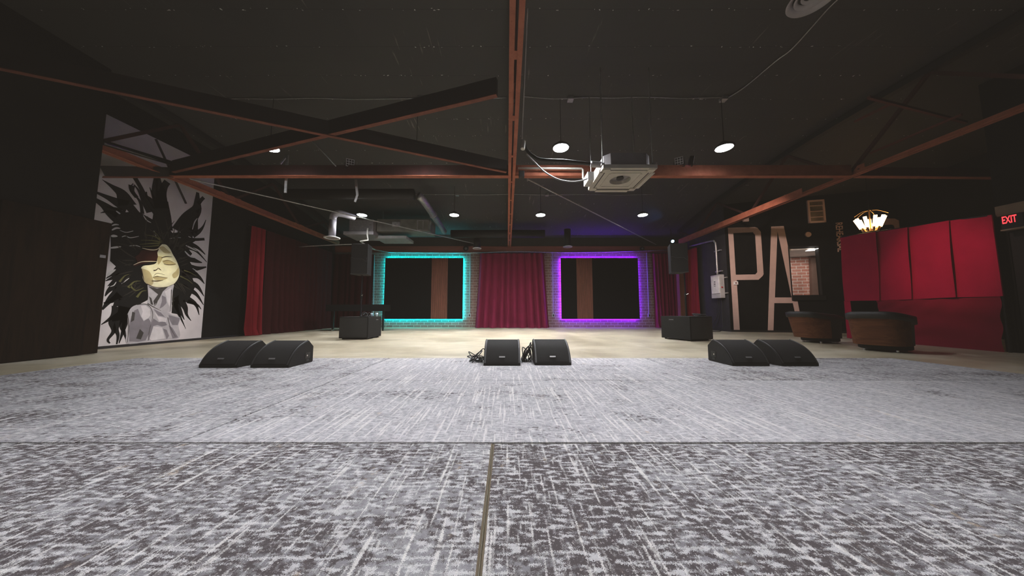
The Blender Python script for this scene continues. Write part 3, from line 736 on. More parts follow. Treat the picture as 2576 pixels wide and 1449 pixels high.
fc = MB(); blob(fc, cB, [(690, 308), (735, 315), (775, 360), (800, 410), (830, 460), (857, 520), (872, 580), (866, 640), (840, 692), (800, 730), (740, 750), (660, 762), (590, 748), (530, 720), (495, 680), (482, 620), (470, 560), (500, 532), (560, 525), (620, 510), (640, 470), (636, 400), (650, 350)], 8)
done(fc, paint('face', (.66, .62, .42)))
ta = MB()
for p in ([(478, 560), (540, 580), (575, 620), (600, 700), (575, 735), (520, 712), (492, 660)], [(862, 545), (830, 590), (795, 625), (812, 662), (850, 645), (868, 600)], [(690, 480), (745, 470), (800, 490), (835, 518), (780, 528), (715, 515)], [(655, 340), (700, 330), (740, 360), (780, 400), (720, 400), (690, 380)], [(590, 650), (640, 636), (665, 645), (748, 658), (690, 684), (620, 680)], [(580, 688), (690, 684), (640, 700)], [(640, 430), (690, 440), (690, 465), (650, 520)]):
    blob(ta, cB, p, 9)
done(ta, paint('face_tan', (.40, .33, .17)))
ft = MB()
for pts, a, md in (([(680, 452), (730, 437), (795, 440)], .012, .05), ([(705, 512), (760, 524), (835, 516)], .01, .035), ([(600, 582), (630, 575), (650, 552)], .04, .03), ([(652, 560), (672, 572), (680, 582)], .03, .02), ([(592, 652), (650, 645), (748, 660)], .012, .025), ([(580, 690), (640, 690), (700, 684)], .02, .04), ([(600, 640), (640, 610), (720, 628)], .006, .02), ([(530, 720), (620, 756), (740, 752), (830, 712)], .015, .02), ([(470, 560), (490, 640), (500, 690)], .03, .02), ([(700, 490), (750, 475), (800, 492)], .008, .015)):
    strand(ft, cB, pts, a, .006, 11, md)
done(ft, paint('feature', (.035, .022, .015)))
rd = MB(); blob(rd, cB, [(470, 372), (530, 366), (600, 378), (655, 356), (640, 395), (645, 440), (625, 480), (570, 488), (520, 505), (455, 520), (400, 540), (430, 490), (410, 440), (450, 410)], 10)
done(rd, paint('red', (.028, .007, .005)))
cs = MB(); strand(cs, cB, [(480, 348), (560, 365), (620, 365), (665, 345)], .01, .01, 12, .05); strand(cs, cB, [(390, 525), (470, 492), (560, 487), (640, 488)], .01, .01, 12, .04)
done(cs, paint('cream', (.62, .52, .36)))

mur = MB()
for i, (mb_, m_) in enumerate(PAINTS):
    me_ = bpy.data.meshes.new('p'); bmesh.ops.recalc_face_normals(mb_.bm, faces=mb_.bm.faces)
    for f_ in mb_.bm.faces: f_.material_index = i
    mb_.bm.to_mesh(me_); mb_.bm.free(); mur.bm.from_mesh(me_); bpy.data.meshes.remove(me_)
mur = mur.build('mural', PAINTS[0][1], base=(XM, (y0m + y1m) / 2, 0))
for mb_, m_ in PAINTS[1:]: mur.data.materials.append(m_)
tag(mur, 'tall mural of a woman with wild black hair painted on the left wall', 'mural')

# ------------------------------------------------------------------ steel trusses and bracing
ZT = 3.74
def truss(x, ya, yb, label, webs=True, step=1.35):
    t = thing('roof_truss', label, 'truss', (x, (ya + yb) / 2, ZT), 0, 'red steel roof trusses running down the room')
    for s in (-1, 1):
        c = MB(); xi = x + s * .022; xo = x + s * .078
        c.bb((min(xi, xo), ya, ZT), (max(xi, xo), yb, ZT + .012))
        c.bb((x + s * .016, ya, ZT), (x + s * .028, yb, ZT + (.11 if abs(x) < 1 else .16 if x < 0 else .085)))
        c.build('bottom_chord', M_steel, t)
    if x > 5: MB().bb((x - .034, 7.3, ZT + .01), (x - .028, yb, ZT + .20)).build('splice_plate', M_steel, t)
    n = int((yb - ya) / 1.15); random.seed(int(x * 10) + 3)
    for i in range(n + 1):
        g = MB()
        y = ya + .2 + i * (yb - ya - .4) / n
        L = random.choice((.07, .12, .3))
        g.bb((x - .02, y - L / 2, ZT + .013), (x + .02, y + L / 2, ZT + .022)); g.build('spacer_plate', M_steel, t)
    tc = MB()
    ys2 = [ya + i * (yb - ya) / 14 for i in range(15)]
    for a, b in zip(ys2, ys2[1:]): tc.bar((x, a, zc(a) - .09), (x, b, zc(b) - .09), .14, .12)
    tc.build('top_chord', M_blk, t)
    k = 0; y = ya
    while y < yb - .3:
        y2 = min(y + step, yb - .05); zt2 = zc(y2) - .14; zt1 = zc(y) - .14
        if k % 2 == 0: MB().bar((x, y, ZT + .06), (x, y2, zt2), .06, .05, (1, 0, 0)).build('web', M_steelk, t)
        else: MB().bar((x, y, zt1), (x, y2, ZT + .06), .06, .05, (1, 0, 0)).build('web', M_steelk, t)
        k += 1; y = y2
    for yy in (ya + step * i for i in range(2, int((yb - ya) / step), 2)):
        gp = MB().bb((x - .012, yy - .30, ZT + .012), (x - .006, yy + .30, ZT + .19)).build('gusset_plate', M_steel, t)
        bl = MB()
        for dy in (-.2, -.07, .07, .2): bl.cyl((x - .012, yy + dy, ZT + .10), (x - .03, yy + dy, ZT + .10), .014, seg=8); bl.cyl((x - .006, yy + dy, ZT + .10), (x + .02, yy + dy, ZT + .10), .014, seg=8)
        bl.build('bolts', M_steeld, gp)
    return t
truss(.10, -1.5, YB - .02, 'red steel roof truss overhead along the middle of the room')
truss(-7.6, 5.07, 12.9, 'red steel roof truss along the left side, crossing above the mural')
truss(7.68, 3.6, 12.75, 'red steel roof truss along the right side, above the beige letters')
tag(MB().bb((7.58, 12.72, 0), (7.82, 12.94, 3.74)).build('timber_post', M_timber, bevel=.006), 'brown timber post in the right corner behind the loudspeaker', 'post')
M_flange = rust_mat('shaded_red_flange', (.17, .055, .035), (.11, .035, .022))  # brace flange colour darkened to imitate shade away from the pendants
M_dkbeam = mat('unlit_dark_beam', (.022, .016, .014), .7)  # near-black colour stands in for the unlit brace sides
def beam(p, q, w, h, label, m=M_steeld):
    p = Vector(p); q = Vector(q)
    t = thing('steel_beam', label, 'beam', (p + q) / 2)
    up = Vector((0, 0, 1)); f = .012
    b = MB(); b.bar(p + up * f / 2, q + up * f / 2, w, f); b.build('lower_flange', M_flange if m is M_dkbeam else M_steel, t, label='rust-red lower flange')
    b = MB(); b.bar(p + up * (f + (h - f) / 2), q + up * (f + (h - f) / 2), w * .96, h - f - .013); b.build('web', m, t)
    b = MB(); b.bar(p + up * (h - f / 2), q + up * (h - f / 2), w, f); b.build('upper_flange', m, t)
    return t
yc = 6.24
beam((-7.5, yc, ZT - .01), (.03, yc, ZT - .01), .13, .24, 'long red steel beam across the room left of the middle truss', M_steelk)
beam((.17, yc, ZT - .01), (7.6, yc, ZT - .01), .13, .24, 'long red steel beam across the room right of the middle truss, behind the ceiling cassette', M_steel)
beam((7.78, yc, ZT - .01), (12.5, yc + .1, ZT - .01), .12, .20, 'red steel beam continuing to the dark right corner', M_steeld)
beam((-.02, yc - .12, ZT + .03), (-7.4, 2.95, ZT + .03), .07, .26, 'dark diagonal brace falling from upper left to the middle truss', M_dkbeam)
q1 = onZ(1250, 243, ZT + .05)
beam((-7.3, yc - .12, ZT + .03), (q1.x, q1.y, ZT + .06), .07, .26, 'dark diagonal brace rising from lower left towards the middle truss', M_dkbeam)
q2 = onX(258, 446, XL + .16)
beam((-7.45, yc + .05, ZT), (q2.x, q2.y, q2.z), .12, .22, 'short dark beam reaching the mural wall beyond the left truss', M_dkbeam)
def px_bar(a, b, z, r, nm, label, cat, m):
    p = onZ(*a, z); q = onZ(*b, z); return tag(MB().bar(p, q, r, r).build(nm, m), label, cat)
px_bar((2185, 245), (2430, 308), 4.2, .04, 'steel_brace', 'thin red brace high in the dark right corner, falling to the right', 'brace', M_steeld)
px_bar((2150, 306), (2240, 262), 4.3, .035, 'steel_brace', 'short thin red brace high in the dark right corner, rising to the right', 'brace', M_steeld)
px_bar((2190, 385), (2420, 288), 4.0, .035, 'steel_brace', 'thin red rod above the right truss in the dark corner', 'brace', M_steeld)
# bracing rods
def rodthing(p, q, r, label, nm='brace_rod', cat='rod', m=M_galv): return tag(MB().cyl(p, q, r, seg=8).build(nm, m), label, cat)
rodthing(onY(478, 450, 6.4), onY(1194, 613, 12.7), .016, 'long pale brace rod running from the left truss to the back of the room')
br_ = rodthing(onY(1326, 450, 6.4), onY(1650, 615, 12.9), .016, 'long pale brace rod running from the middle truss to the right back corner')
MB().tube(catmull([onY(1313, 445, 6.4), onY(1324, 444, 6.4), onY(1329, 452, 6.4), onY(1326, 455, 6.4)], 6), .012, 8).build('hook', M_galv, br_, smooth=True)
tag(MB().tube(catmull([onX(255, 357, -7.45), onX(330, 380, -7.45), onX(430, 410, -7.45)], 6), .05, 10).build('steel_pipe', mat('glossy_black_pipe', (.012, .012, .012), .12, .3), smooth=True), 'glossy black pipe lying along the left truss', 'pipe')
tag(MB().bar(onX(392, 350, -7.7), onX(468, 512, -7.95), .03, .03).build('steel_strut', M_dkbeam), 'thin dark strut hanging in front of the mural top', 'strut')

# ------------------------------------------------------------------ pendant lights
ZP = 3.97
def make_pendant(loc, label):
    t = thing('pendant_light', label, 'light', loc, 0, 'round pendant lights in rows under the ceiling')
    MB().lathe((0, 0, 0), [(.172, .0), (.178, .012), (.172, .03), (.12, .05), (.09, .09), (.05, .12), (.02, .135)], 28).build('housing', M_blkm, t, False, smooth=True)
    MB().lathe((0, 0, -.004), [(.145, -.004), (.15, .0)], 28).build('lens', M_lens_side, t, False, label='bright white round lens')
    MB().cyl((0, 0, .13), (0, 0, 1.02), .006, seg=6).build('hanging_wire', M_blkm, t, False)
    return t
pend = None
rows = ((5.50, 'near'), (9.52, 'far'), (1.50, 'over'))
pos_words = ('leftmost', 'second from the left', 'third from the left', 'rightmost')
for Y, w in rows:
    for i, X in enumerate((-4.69, -1.79, 1.06, 4.29)):
        if w == 'far': X = (-4.88, -1.78, 1.12, 4.55)[i]
        if w == 'over' and i in (0, 3): continue
        lb = {'near': 'lit round pendant light %s in the nearer visible row' % pos_words[i], 'far': 'small lit round pendant light %s in the far row' % pos_words[i],
              'over': 'lit round pendant light above the front carpets, %s the middle truss' % ('', 'left of', 'right of')[i % 3]}[w]
        if pend is None: t = pend = make_pendant((X, Y, ZP), lb)
        else: t = dup(pend, (X, Y, ZP), 0, lb)
        if i in (1, 2) or w == 'far':
            for c_ in t.children:
                if c_.name.startswith('lens'): c_.data = c_.data.copy(); c_.data.materials[0] = {'near': M_lens, 'far': M_lens_far if i in (1, 2) else M_lens_farside, 'over': M_lens_over}[w]
# junction boxes and cables on the ceiling
def jbox(px, py, Y, label, s=.12):
    p = onY(px, py, Y); z = zc(Y)
    o = MB().box((p.x, Y, z - .035), (s, s, .07)).build('junction_box', M_galv, bevel=.004); tag(o, label, 'junction box', 'junction boxes on the black ceiling')
jbox(1058, 262, 5.75, 'small junction box on the ceiling left of the middle truss, above the crossing braces'); jbox(1435, 255, 5.75, 'small junction box on the ceiling just right of the middle truss')
jbox(1820, 253, 5.75, 'small junction box on the ceiling at the bend of the long white cable'); jbox(1150, 493, 10.0, 'small junction box on the ceiling left of the middle truss, in the far row'); jbox(1376, 493, 10.0, 'small junction box on the ceiling right of the middle truss, in the far row')
def ccable(pts, Y, label, r=.008, sag=.03, m=M_galv, seed=1):
    random.seed(seed); P = []
    for i, (px, py) in enumerate(pts):
        p = onY(px, py, Y); P.append((p.x, Y + random.uniform(-.02, .02), min(zc(Y) - .012, zc(Y) - .012 - sag * (i % 2))))
    return tag(MB().tube(catmull(P, 6), r, 6).build('ceiling_cable', m, smooth=True), label, 'cable')
ccable([(425, 265), (520, 258), (600, 262), (690, 258), (790, 262), (900, 258), (1058, 259), (1150, 256), (1275, 257)], 5.75, 'pale cable along the ceiling left of the middle truss, behind the crossing braces')
ccable([(1316, 255), (1400, 250), (1480, 255), (1540, 258), (1620, 252), (1720, 254), (1815, 252)], 5.72, 'pale cable along the ceiling right of the middle truss, ending at the bend box')
ccable([(900, 492), (1000, 490), (1080, 492), (1200, 490), (1290, 492), (1380, 490), (1480, 494), (1560, 493), (1640, 488)], 10.0, 'pale cable along the ceiling in the far row of lights')
P = [onZ(px, py, zc(4) - .03) for px, py in ((1815, 254), (1850, 235), (1885, 210), (1950, 155), (1990, 125), (2045, 65), (2085, 20), (2115, -8))]
tag(MB().tube(catmull(P, 5), .009, 6).build('ceiling_cable', M_galv, smooth=True), 'long pale cable climbing the ceiling to the round diffuser at the top', 'cable')
P = [onY(px, py, 5.9) for px, py in ((700, 285), (760, 330), (815, 385), (845, 418))]
tag(MB().tube(catmull(P, 5), .012, 6).build('hanging_conduit', M_galv, smooth=True), 'thin pale conduit slanting down between the crossing braces', 'conduit')
P = [onX(px, py, -7.5) for px, py in ((310, 140), (330, 185), (358, 245))]
tag(MB().tube(P, .006, 6).build('hanging_wire', M_galv), 'thin pale wire hanging in the dark upper left', 'wire')

# ------------------------------------------------------------------ ceiling cassette air conditioner
ax0, ax1, ay0, ay1, az = 1.677, 2.627, 4.88, 5.83, 3.24
ac = thing('ceiling_cassette', 'white ceiling cassette air conditioner hung on four rods right of the middle truss', 'air conditioner', ((ax0 + ax1) / 2, (ay0 + ay1) / 2, az))
cxm, cym = (ax0 + ax1) / 2, (ay0 + ay1) / 2
def ringpts(cx, cy, r, n=24): return [Vector((cx + r * math.cos(2 * PI * i / n), cy + r * math.sin(2 * PI * i / n), az)) for i in range(n)]
sq = lambda x0, y0, x1, y1, z: [Vector((x0, y0, z)), Vector((x1, y0, z)), Vector((x1, y1, z)), Vector((x0, y1, z))]
MB().poly([sq(ax0, ay0, ax1, ay1, az), ringpts(cxm, cym, .19)], (0, 0, .07)).build('panel', M_acw, ac, bevel=.004)
fn_ = MB()
for (a, b) in (((cxm - .27, cym - .30), (cxm + .27, cym - .27)), ((cxm - .27, cym + .27), (cxm + .27, cym + .30)), ((cxm - .30, cym - .27), (cxm - .27, cym + .27)), ((cxm + .27, cym - .27), (cxm + .30, cym + .27))):
    fn_.bb((*a, az - .008), (*b, az + .002))
fn_.build('inner_frame', M_acw, ac)
for (a, b) in (((cxm - .33, ay0 + .07), (cxm + .33, ay0 + .085)), ((cxm - .33, ay1 - .085), (cxm + .33, ay1 - .07)), ((ax0 + .07, cym - .33), (ax0 + .085, cym + .33)), ((ax1 - .085, cym - .33), (ax1 - .07, cym + .33))):
    MB().bb((*a, az - .004), (*b, az + .002)).build('air_slot', M_blk, ac, label='dark air slot')
for (a, b) in (((cxm - .33, ay1 - .06), (cxm + .33, ay1 + .03)), ((ax1 - .05, cym - .33), (ax1 + .025, cym + .33)), ((ax0 - .025, cym - .33), (ax0 + .05, cym + .33))):
    MB().bb((*a, az - .02), (*b, az - .006)).build('flap', M_acw, ac)
for x in (ax0 + .08, ax1 - .08):
    for y in (ay0 + .08, ay1 - .08): MB().box((x, y, az - .008), (.12, .12, .018)).build('corner_cover', M_acw, ac, bevel=.003)
MB().poly([[Vector((p.x, p.y, az + .10)) for p in ringpts(cxm, cym, .2)]], (0, 0, .02)).build('fan_well', M_foam, ac)
MB().cyl((cxm, cym, az + .03), (cxm, cym, az + .1), .07, .05).build('fan_hub', M_blk, ac)
bx = [(ax0 + .06, ay0 + .16), (ax0 + .16, ay0 + .06), (ax1 - .16, ay0 + .06), (ax1 - .06, ay0 + .16), (ax1 - .06, ay1 - .16), (ax1 - .16, ay1 - .06), (ax0 + .16, ay1 - .06), (ax0 + .06, ay1 - .16)]
MB().prism([(x, y, az + .075) for x, y in bx], (0, 0, .235)).build('body', M_acg, ac, bevel=.006, label='grey sheet metal body')
for x in (ax0 + .03, ax1 - .03):
    for y in (ay0 + .12, ay1 - .12):
        r = MB().cyl((x, y, az + .1), (x, y, zc(y)), .008, seg=6).build('hanger_rod', M_galv, ac)
        MB().box((x, y, az + .13), (.05, .06, .03)).build('hanger_bracket', M_galv, r)
MB().bb((ax0 - .12, ay1 - .42, az + .03), (ax0 - .003, ay1 - .12, az + .20)).build('service_box', M_white, ac)
# insulated line, loose cable and drain pipe between truss and cassette
P = [onY(px, py, Y) for px, py, Y in ((1318, 360, 5.2), (1327, 380, 5.2), (1340, 392, 5.2), (1362, 402, 5.2), (1420, 405, 5.2), (1470, 411, 5.2), (1485, 412.5, 5.2))]
tag(MB().tube(catmull(P, 8), .032, 10).build('insulated_pipe', M_blk, smooth=True), 'black insulated pipe from the middle truss to the ceiling cassette', 'pipe')
MBs = MB().cyl(onY(1487, 413, 5.19), onY(1526, 415, 5.19), .055); tag(MBs.build('pipe_sleeve', M_acg, smooth=False), 'thick grey sleeve where the pipe enters the ceiling cassette', 'pipe sleeve')
P = [onY(px, py, 5.45) for px, py in ((1325, 388), (1345, 408), (1365, 428), (1385, 442), (1410, 453), (1440, 457), (1468, 453), (1492, 441))]
tag(MB().tube(catmull(P, 8), .014, 8).build('power_cable', mat('grey_cable', (.20, .19, .19), .4), smooth=True), 'grey cable sagging in a loop beside the ceiling cassette', 'cable')
P = [onY(px, py, 6.08) for px, py in ((1303, 423), (1400, 423.5), (1463, 424), (1466.5, 427), (1466.5, 448), (1470, 451), (1490, 450))]
tag(MB().tube(P, .022, 10).build('drain_pipe', M_pvc, smooth=True), 'white drain pipe along the red beam beside the ceiling cassette', 'pipe')
P = [onY(px, py, Y) for px, py, Y in ((1327, 20, 2.7), (1322, 140, 3.4), (1318, 240, 4.2), (1314, 320, 4.95), (1313, 350, 5.1))]
tag(MB().tube(catmull(P, 5), .009, 8).build('conduit', mat('dull_conduit', (.22, .20, .19), .5, .3), smooth=True), 'pale conduit running along the right edge of the middle truss', 'conduit')
p = onY(1315, 375, 5.1); tag(MB().cyl(p, p + Vector((.02, .02, .16)), .04, .035).build('pipe_end', M_pvc), 'short wide pipe end hanging beside the middle truss', 'pipe')
p = onY(1312, 440, 6.1); tag(MB().box(p, (.12, .14, .14)).build('truss_clamp', M_blk, bevel=.01), 'black clamp on the middle truss where the rods meet', 'clamp')

# ------------------------------------------------------------------ stage lights on the cross beam
def par(px, py, rz, tilt, label, mlens):
    p = onY(px, py, yc - .05)
    t = thing('stage_light', label, 'stage light', p, rz, 'square stage lights on the cross beam')
    R = Matrix.Rotation(tilt, 3, 'X')
    MB().box((0, .03, 0), (.17, .08, .17), R).build('housing', M_blkm, t, False, bevel=.01)
    fr = MB()
    for i in range(4): fr.box(R @ Vector((0, -.012, -.075 + .05 * i)), (.16, .008, .012), R)
    for i in range(4): fr.box(R @ Vector((-.075 + .05 * i, -.012, 0)), (.012, .008, .16), R)
    fr.build('cell_grid', mlens, t, False, label='pale grid of LED cells')
    yk = MB(); zb_ = ZT + .2 - p.z
    for s in (-1, 1): yk.bar((s * .10, .03, 0), (s * .10, .03, -.13), .01, .03, (0, 1, 0))
    yk.bar((-.10, .03, -.13), (.10, .03, -.13), .03, .01); yk.bar((0, .03, -.13), (0, .04, min(zb_ + .02, -.14)), .02, .02, (0, 1, 0))
    yk.build('yoke', M_blkm, t, False)
    return t
M_cell = mat('led_cell_frame', (.5, .47, .45), .4)
par(881, 410, .5, .3, 'square stage light left of the middle truss, above the cross beam', M_cell)
par(1708, 405, -.6, .5, 'square stage light right of the ceiling cassette, turned to show its cells', M_cell)
par(1742, 405, 1.2, .2, 'square stage light right of the ceiling cassette, seen edge on', M_cell)
def hanger(a, b, c, Y, label):
    p, q = onY(*a, Y), onY(*b, Y); m = MB().bar(p, q, .05, .02, (0, 1, 0))
    if c: m.bar(q, onY(*c, Y), .04, .02, (0, 1, 0))
    tag(m.build('steel_hanger', M_galv), label, 'bracket')
hanger((718, 485), (723, 390), (705, 412), 6.32, 'bent metal hanger hooked over the cross beam, right of the leftmost pendant light')
hanger((895, 452), (899, 490), (893, 508), 6.5, 'metal hanger strap below the cross beam, left of the duct')
p = onY(1692, 607, 12.0)
sp = thing('spot_light', 'small spotlight with a blue-white lens in the right back corner', 'stage light', p)
MB().cyl(p + Vector((0, .14, .05)), p, .06, .07).build('housing', M_blkm, sp); MB().cyl(p + Vector((0, -.003, -.001)), p + Vector((0, -.01, -.004)), .06).build('lens', M_bluelens, sp)
MB().bar(p + Vector((0, .1, .05)), p + Vector((0, .1, .55)), .02, .02, (0, 1, 0)).build('bracket', M_blkm, sp)

# ------------------------------------------------------------------ air handling on the left at the back
hv = thing('air_handler', 'grey air handling unit hung under the ceiling above the teal panel', 'air handler', (-3.9, 11.2, 3.7))
MB().bb((-5.0, 10.9, 3.80), (-2.95, 11.7, 4.28)).build('cabinet', mat('olive_grey_metal', (.17, .165, .14), .5, .3, noise=(4, .25)), hv, bevel=.01)
MB().bb((-5.95, 10.7, 3.75), (-5.05, 11.5, 4.2)).build('return_box', M_acg, hv, bevel=.01)
lv = MB()
for i in range(6): lv.bb((-5.9, 10.68, 3.80 + i * .06), (-5.1, 10.70, 3.825 + i * .06))
lv.build('louvres', M_galv, hv)
MB().prism([(-6.1, 10.6, 3.60), (-4.98, 10.6, 3.60), (-4.98, 11.6, 3.60), (-6.1, 11.6, 3.60)], (0, 0, .12)).build('filter_tray', M_acg, hv)
MB().bb((-5.1, 11.0, 3.55), (-3.9, 11.9, 3.66)).build('drain_pan', mat('dull_grey_pan', (.32, .31, .30), .5), hv)
fg = MB()
for s in (0, .22, .44): fg.bb((-3.46 + s, 10.885, 3.84), (-3.43 + s, 10.90, 4.24))
fg.bb((-3.46, 10.885, 4.21), (-2.99, 10.90, 4.24)); fg.bb((-3.46, 10.885, 3.84), (-2.99, 10.90, 3.87)); fg.build('fan_guard', M_galv, hv)
MB().bb((-4.4, 10.86, 3.98), (-4.1, 10.895, 4.16)).build('control_cover', M_galv, hv)
for x in (-4.9, -3.05): MB().cyl((x, 11.2, 4.2), (x, 11.2, zc(11.2) + .03), .008, seg=6).build('hanger_rod', M_galv, hv)
dct = thing('round_duct', 'shiny round metal duct slanting down to the air handling unit', 'duct', (-2.75, 10.4, 4.25))
MB().tube([(-2.83, 8.98, 4.42), (-2.79, 9.03, 4.40), (-2.74, 9.2, 4.36), (-2.72, 9.5, 4.33), (-2.66, 12.0, 4.10)], .12, 16).build('duct_pipe', M_galv, dct, smooth=True)
MB().cyl((-2.70, 10.3, 4.255), (-2.70, 10.36, 4.25), .14, seg=20).build('joint_band', M_galv, dct)
tag(MB().cyl((-7.0, 8.95, 4.45), (-2.96, 8.95, 4.45), .17, seg=20).build('black_duct', M_blk, smooth=True), 'black round duct running sideways under the ceiling left of the middle truss', 'duct')
tag(MB().cyl((1.6, 12.2, 4.05), (-2.4, 12.2, 4.05), .17, seg=20).build('black_duct', M_blk, smooth=True), 'black round duct running sideways near the brick wall', 'duct')
def diffuser(px, py, Y, R, r, ztop, mpipe, label, elbow=None):
    p = onY(px, py, Y); t = thing('air_diffuser', label, 'air diffuser', p)
    MB().cyl(p + Vector((0, 0, .03)), Vector((p.x, Y, ztop)), r, seg=18).build('drop_pipe', mpipe, t, smooth=True)
    MB().lathe(p, [(R * .72, .02), (R * .78, 0), (R, .005), (R, .03), (R * .75, .05), (R * .6, .06)], 28, False).build('ring', M_white, t, smooth=True, label='white ring')
    MB().lathe(p, [(R * .7, .012), (R * .6, .03)], 24).build('core', M_acg, t)
    if elbow: MB().tube(catmull([Vector((p.x, Y, ztop - .02)), Vector((p.x + .02, Y, ztop + .12)), Vector((p.x + .15, Y + .05, ztop + .22)), Vector((p.x + elbow, Y + .5, ztop + .24))], 5), r * 1.05, 16).build('elbow', mpipe, t, smooth=True)
    return t
M_lil = mat('pale_painted_duct', (.42, .40, .42), .5)
dd = diffuser(835, 600, 9.2, .235, .105, onY(840, 552, 9.2).z, M_lil, 'white round diffuser on a pale drop pipe at the left, before the dark curtain', .42)
diffuser(1200, 626, 12.3, .19, .15, 3.87, M_blk, 'small round diffuser under a black pipe left of the middle curtain')
diffuser(1428, 622, 12.2, .20, .14, 4.25, M_blk, 'small round diffuser under a black pipe above the purple panel')
pt = onZ(2046, -6, 4.75)
df = thing('ceiling_diffuser', 'large white round ceiling diffuser at the top edge on the right', 'air diffuser', pt)
R0 = (onZ(2046, 31, 4.75) - onZ(2046, -46, 4.75)).length * .5
R0 = .26
for k, (ra, rb, dz) in enumerate(((R0, R0 * .74, 0), (R0 * .70, R0 * .48, .02), (R0 * .44, R0 * .22, .035), (R0 * .2, .01, .03))):
    MB().lathe(pt, [(ra, dz), (ra * .97, dz - .012), (rb, dz + .045), (rb * .98, dz + .055)], 36, False).build('cone_ring', mat('diffuser_white', (.50, .45, .44), .5), df, smooth=True)
MB().cyl(pt + Vector((0, 0, .05)), Vector((pt.x, pt.y, zc(pt.y))), R0 * .7, seg=24).build('neck', M_blk, df, smooth=True)

for px, lb, rr in ((1172, 'small round black fixture above the right end of the teal-lit panel', .13), (1616, 'small black fixture above the right end of the purple-lit panel', .10)):
    p = onY(px, 625, YB - .16); t = thing('wall_fixture', lb, 'fixture', p)
    MB().cyl(p + Vector((0, .10, 0)), p, rr * .8, rr, 20).build('housing', M_blkm, t); MB().cyl(p + Vector((0, .005, 0)), p + Vector((0, -.006, 0)), rr * .45, seg=16).build('front_plate', M_badge, t)
# ------------------------------------------------------------------ pipes on the back wall
yw = YB - .10
def pipe(pts, r, label, m=M_galv, nm='conduit_pipe', sm=3):
    return tag(MB().tube(catmull(pts, sm), r, 8).build(nm, m, smooth=True), label, 'pipe')
pipe([onY(942, 628, 12.3), onY(975, 634, yw - .3), onY(1000, 635, yw - .05), onY(1180, 636, yw), onY(1290, 633, yw), onY(1420, 635, yw), onY(1560, 633, yw), onY(1680, 629, yw)], .022, 'long pale pipe along the top of the brick wall, above panels and curtain')
pipe([onY(752, 621, 10.6), onY(840, 616, 10.8), onY(915, 614, 11.0)], .018, 'thin pale pipe at the left, below the white round diffuser', sm=4)
pipe([onY(925, 574, 10.55), onY(924, 590, 10.55), onY(926, 604, 10.55), onY(907, 607, 10.5), onY(916, 614, 11.0), onY(930, 622, 11.7), onY(943, 628, 12.3)], .03, 'white zigzag pipe dropping from the air handling unit', M_pvc, sm=1)
def outlet(px, pt_, pb, label):
    a = onY(px, pt_, YB - .05); b = onY(px, pb, YB - .05)
    t = thing('wall_outlet', label, 'outlet', (b.x, YB - .05, b.z), 0, 'wall outlets fed by thin vertical conduits')
    MB().cyl((b.x, YB - .03, b.z), (b.x, YB - .03, a.z), .018, seg=8).build('conduit', M_galv, t)
    MB().box((b.x, YB - .045, b.z - .06), (.11, .07, .17)).build('box', M_galv, t, bevel=.005)
    MB().box((b.x, YB - .083, b.z - .06), (.05, .006, .09)).build('socket_plate', M_blk, t)
outlet(1181, 636, 790, 'small wall outlet on a conduit just right of the teal-lit panel'); outlet(1392, 636, 790, 'small wall outlet on a conduit just left of the purple-lit panel'); outlet(1633, 634, 790, 'small wall outlet on a conduit just right of the purple-lit panel'); 
tag(MB().cyl(onY(942, 641, YB - .03), onY(939, 795, YB - .03), .014, seg=8).build('conduit_pipe', M_galv), 'thin vertical conduit left of the teal-lit panel', 'pipe')

# ------------------------------------------------------------------ right wall: electrical box, conduit, cables
ya, yb_ = onX(1811, 720, 7.97).y, onX(1788, 720, 7.97).y
zt_, zb2 = onX(1800, 692, 7.97).z, onX(1800, 750, 7.97).z
eb = thing('electrical_box', 'white electrical disconnect box on the right wall', 'electrical box', (XR, (ya + yb_) / 2, zb2))
MB().bb((7.98, ya, zb2), (8.15, yb_, zt_)).build('body', mat('grey_enclosure', (.52, .50, .49), .5), eb, bevel=.008)
MB().bb((7.95, ya + .02, zb2 + .17), (7.98, yb_ - .06, zt_ - .06)).build('cover', M_white, eb, bevel=.012)
tx = MB()
for i, z in enumerate((.62, .57, .52, .46)): tx.bb((7.945, (ya + yb_) / 2 - .05, zb2 + z - .012), (7.949, (ya + yb_) / 2 + .03, zb2 + z + .012 - .008 * (i % 2)))
tx.build('marking', M_blk, eb, label='small dark printed markings')
MB().bb((8.02, ya - .03, zb2 + .38), (8.06, ya, zb2 + .42)).build('lever', mat('red_lever', (.5, .02, .02), .4), eb, label='red switch lever')
for z in (zb2 + .18, zt_ - .12): MB().bb((8.15, ya - .12, z - .02), (8.19, yb_ + .14, z + .02)).build('strut_channel', M_galv, eb)
yp = (ya + yb_) / 2
cp = thing('conduit_pipe', 'thick grey conduit rising from the white electrical box and bending along the wall', 'pipe', (8.08, yp, zt_))
ztop = onX(1803, 603, 8.08).z
MB().tube(catmull([(8.08, yp, zt_), (8.08, yp, ztop - .25), (8.08, yp + .06, ztop - .06), (8.08, yp + .25, ztop + .02), (8.08, yp + 1.6, ztop + .12)], 6), .035, 12).build('pipe', M_galv, cp, smooth=True)
for z in (zt_ + .15, zt_ + .95): MB().bb((8.11, yp - .16, z - .02), (8.19, yp + .16, z + .02)).build('pipe_strut', M_galv, cp)
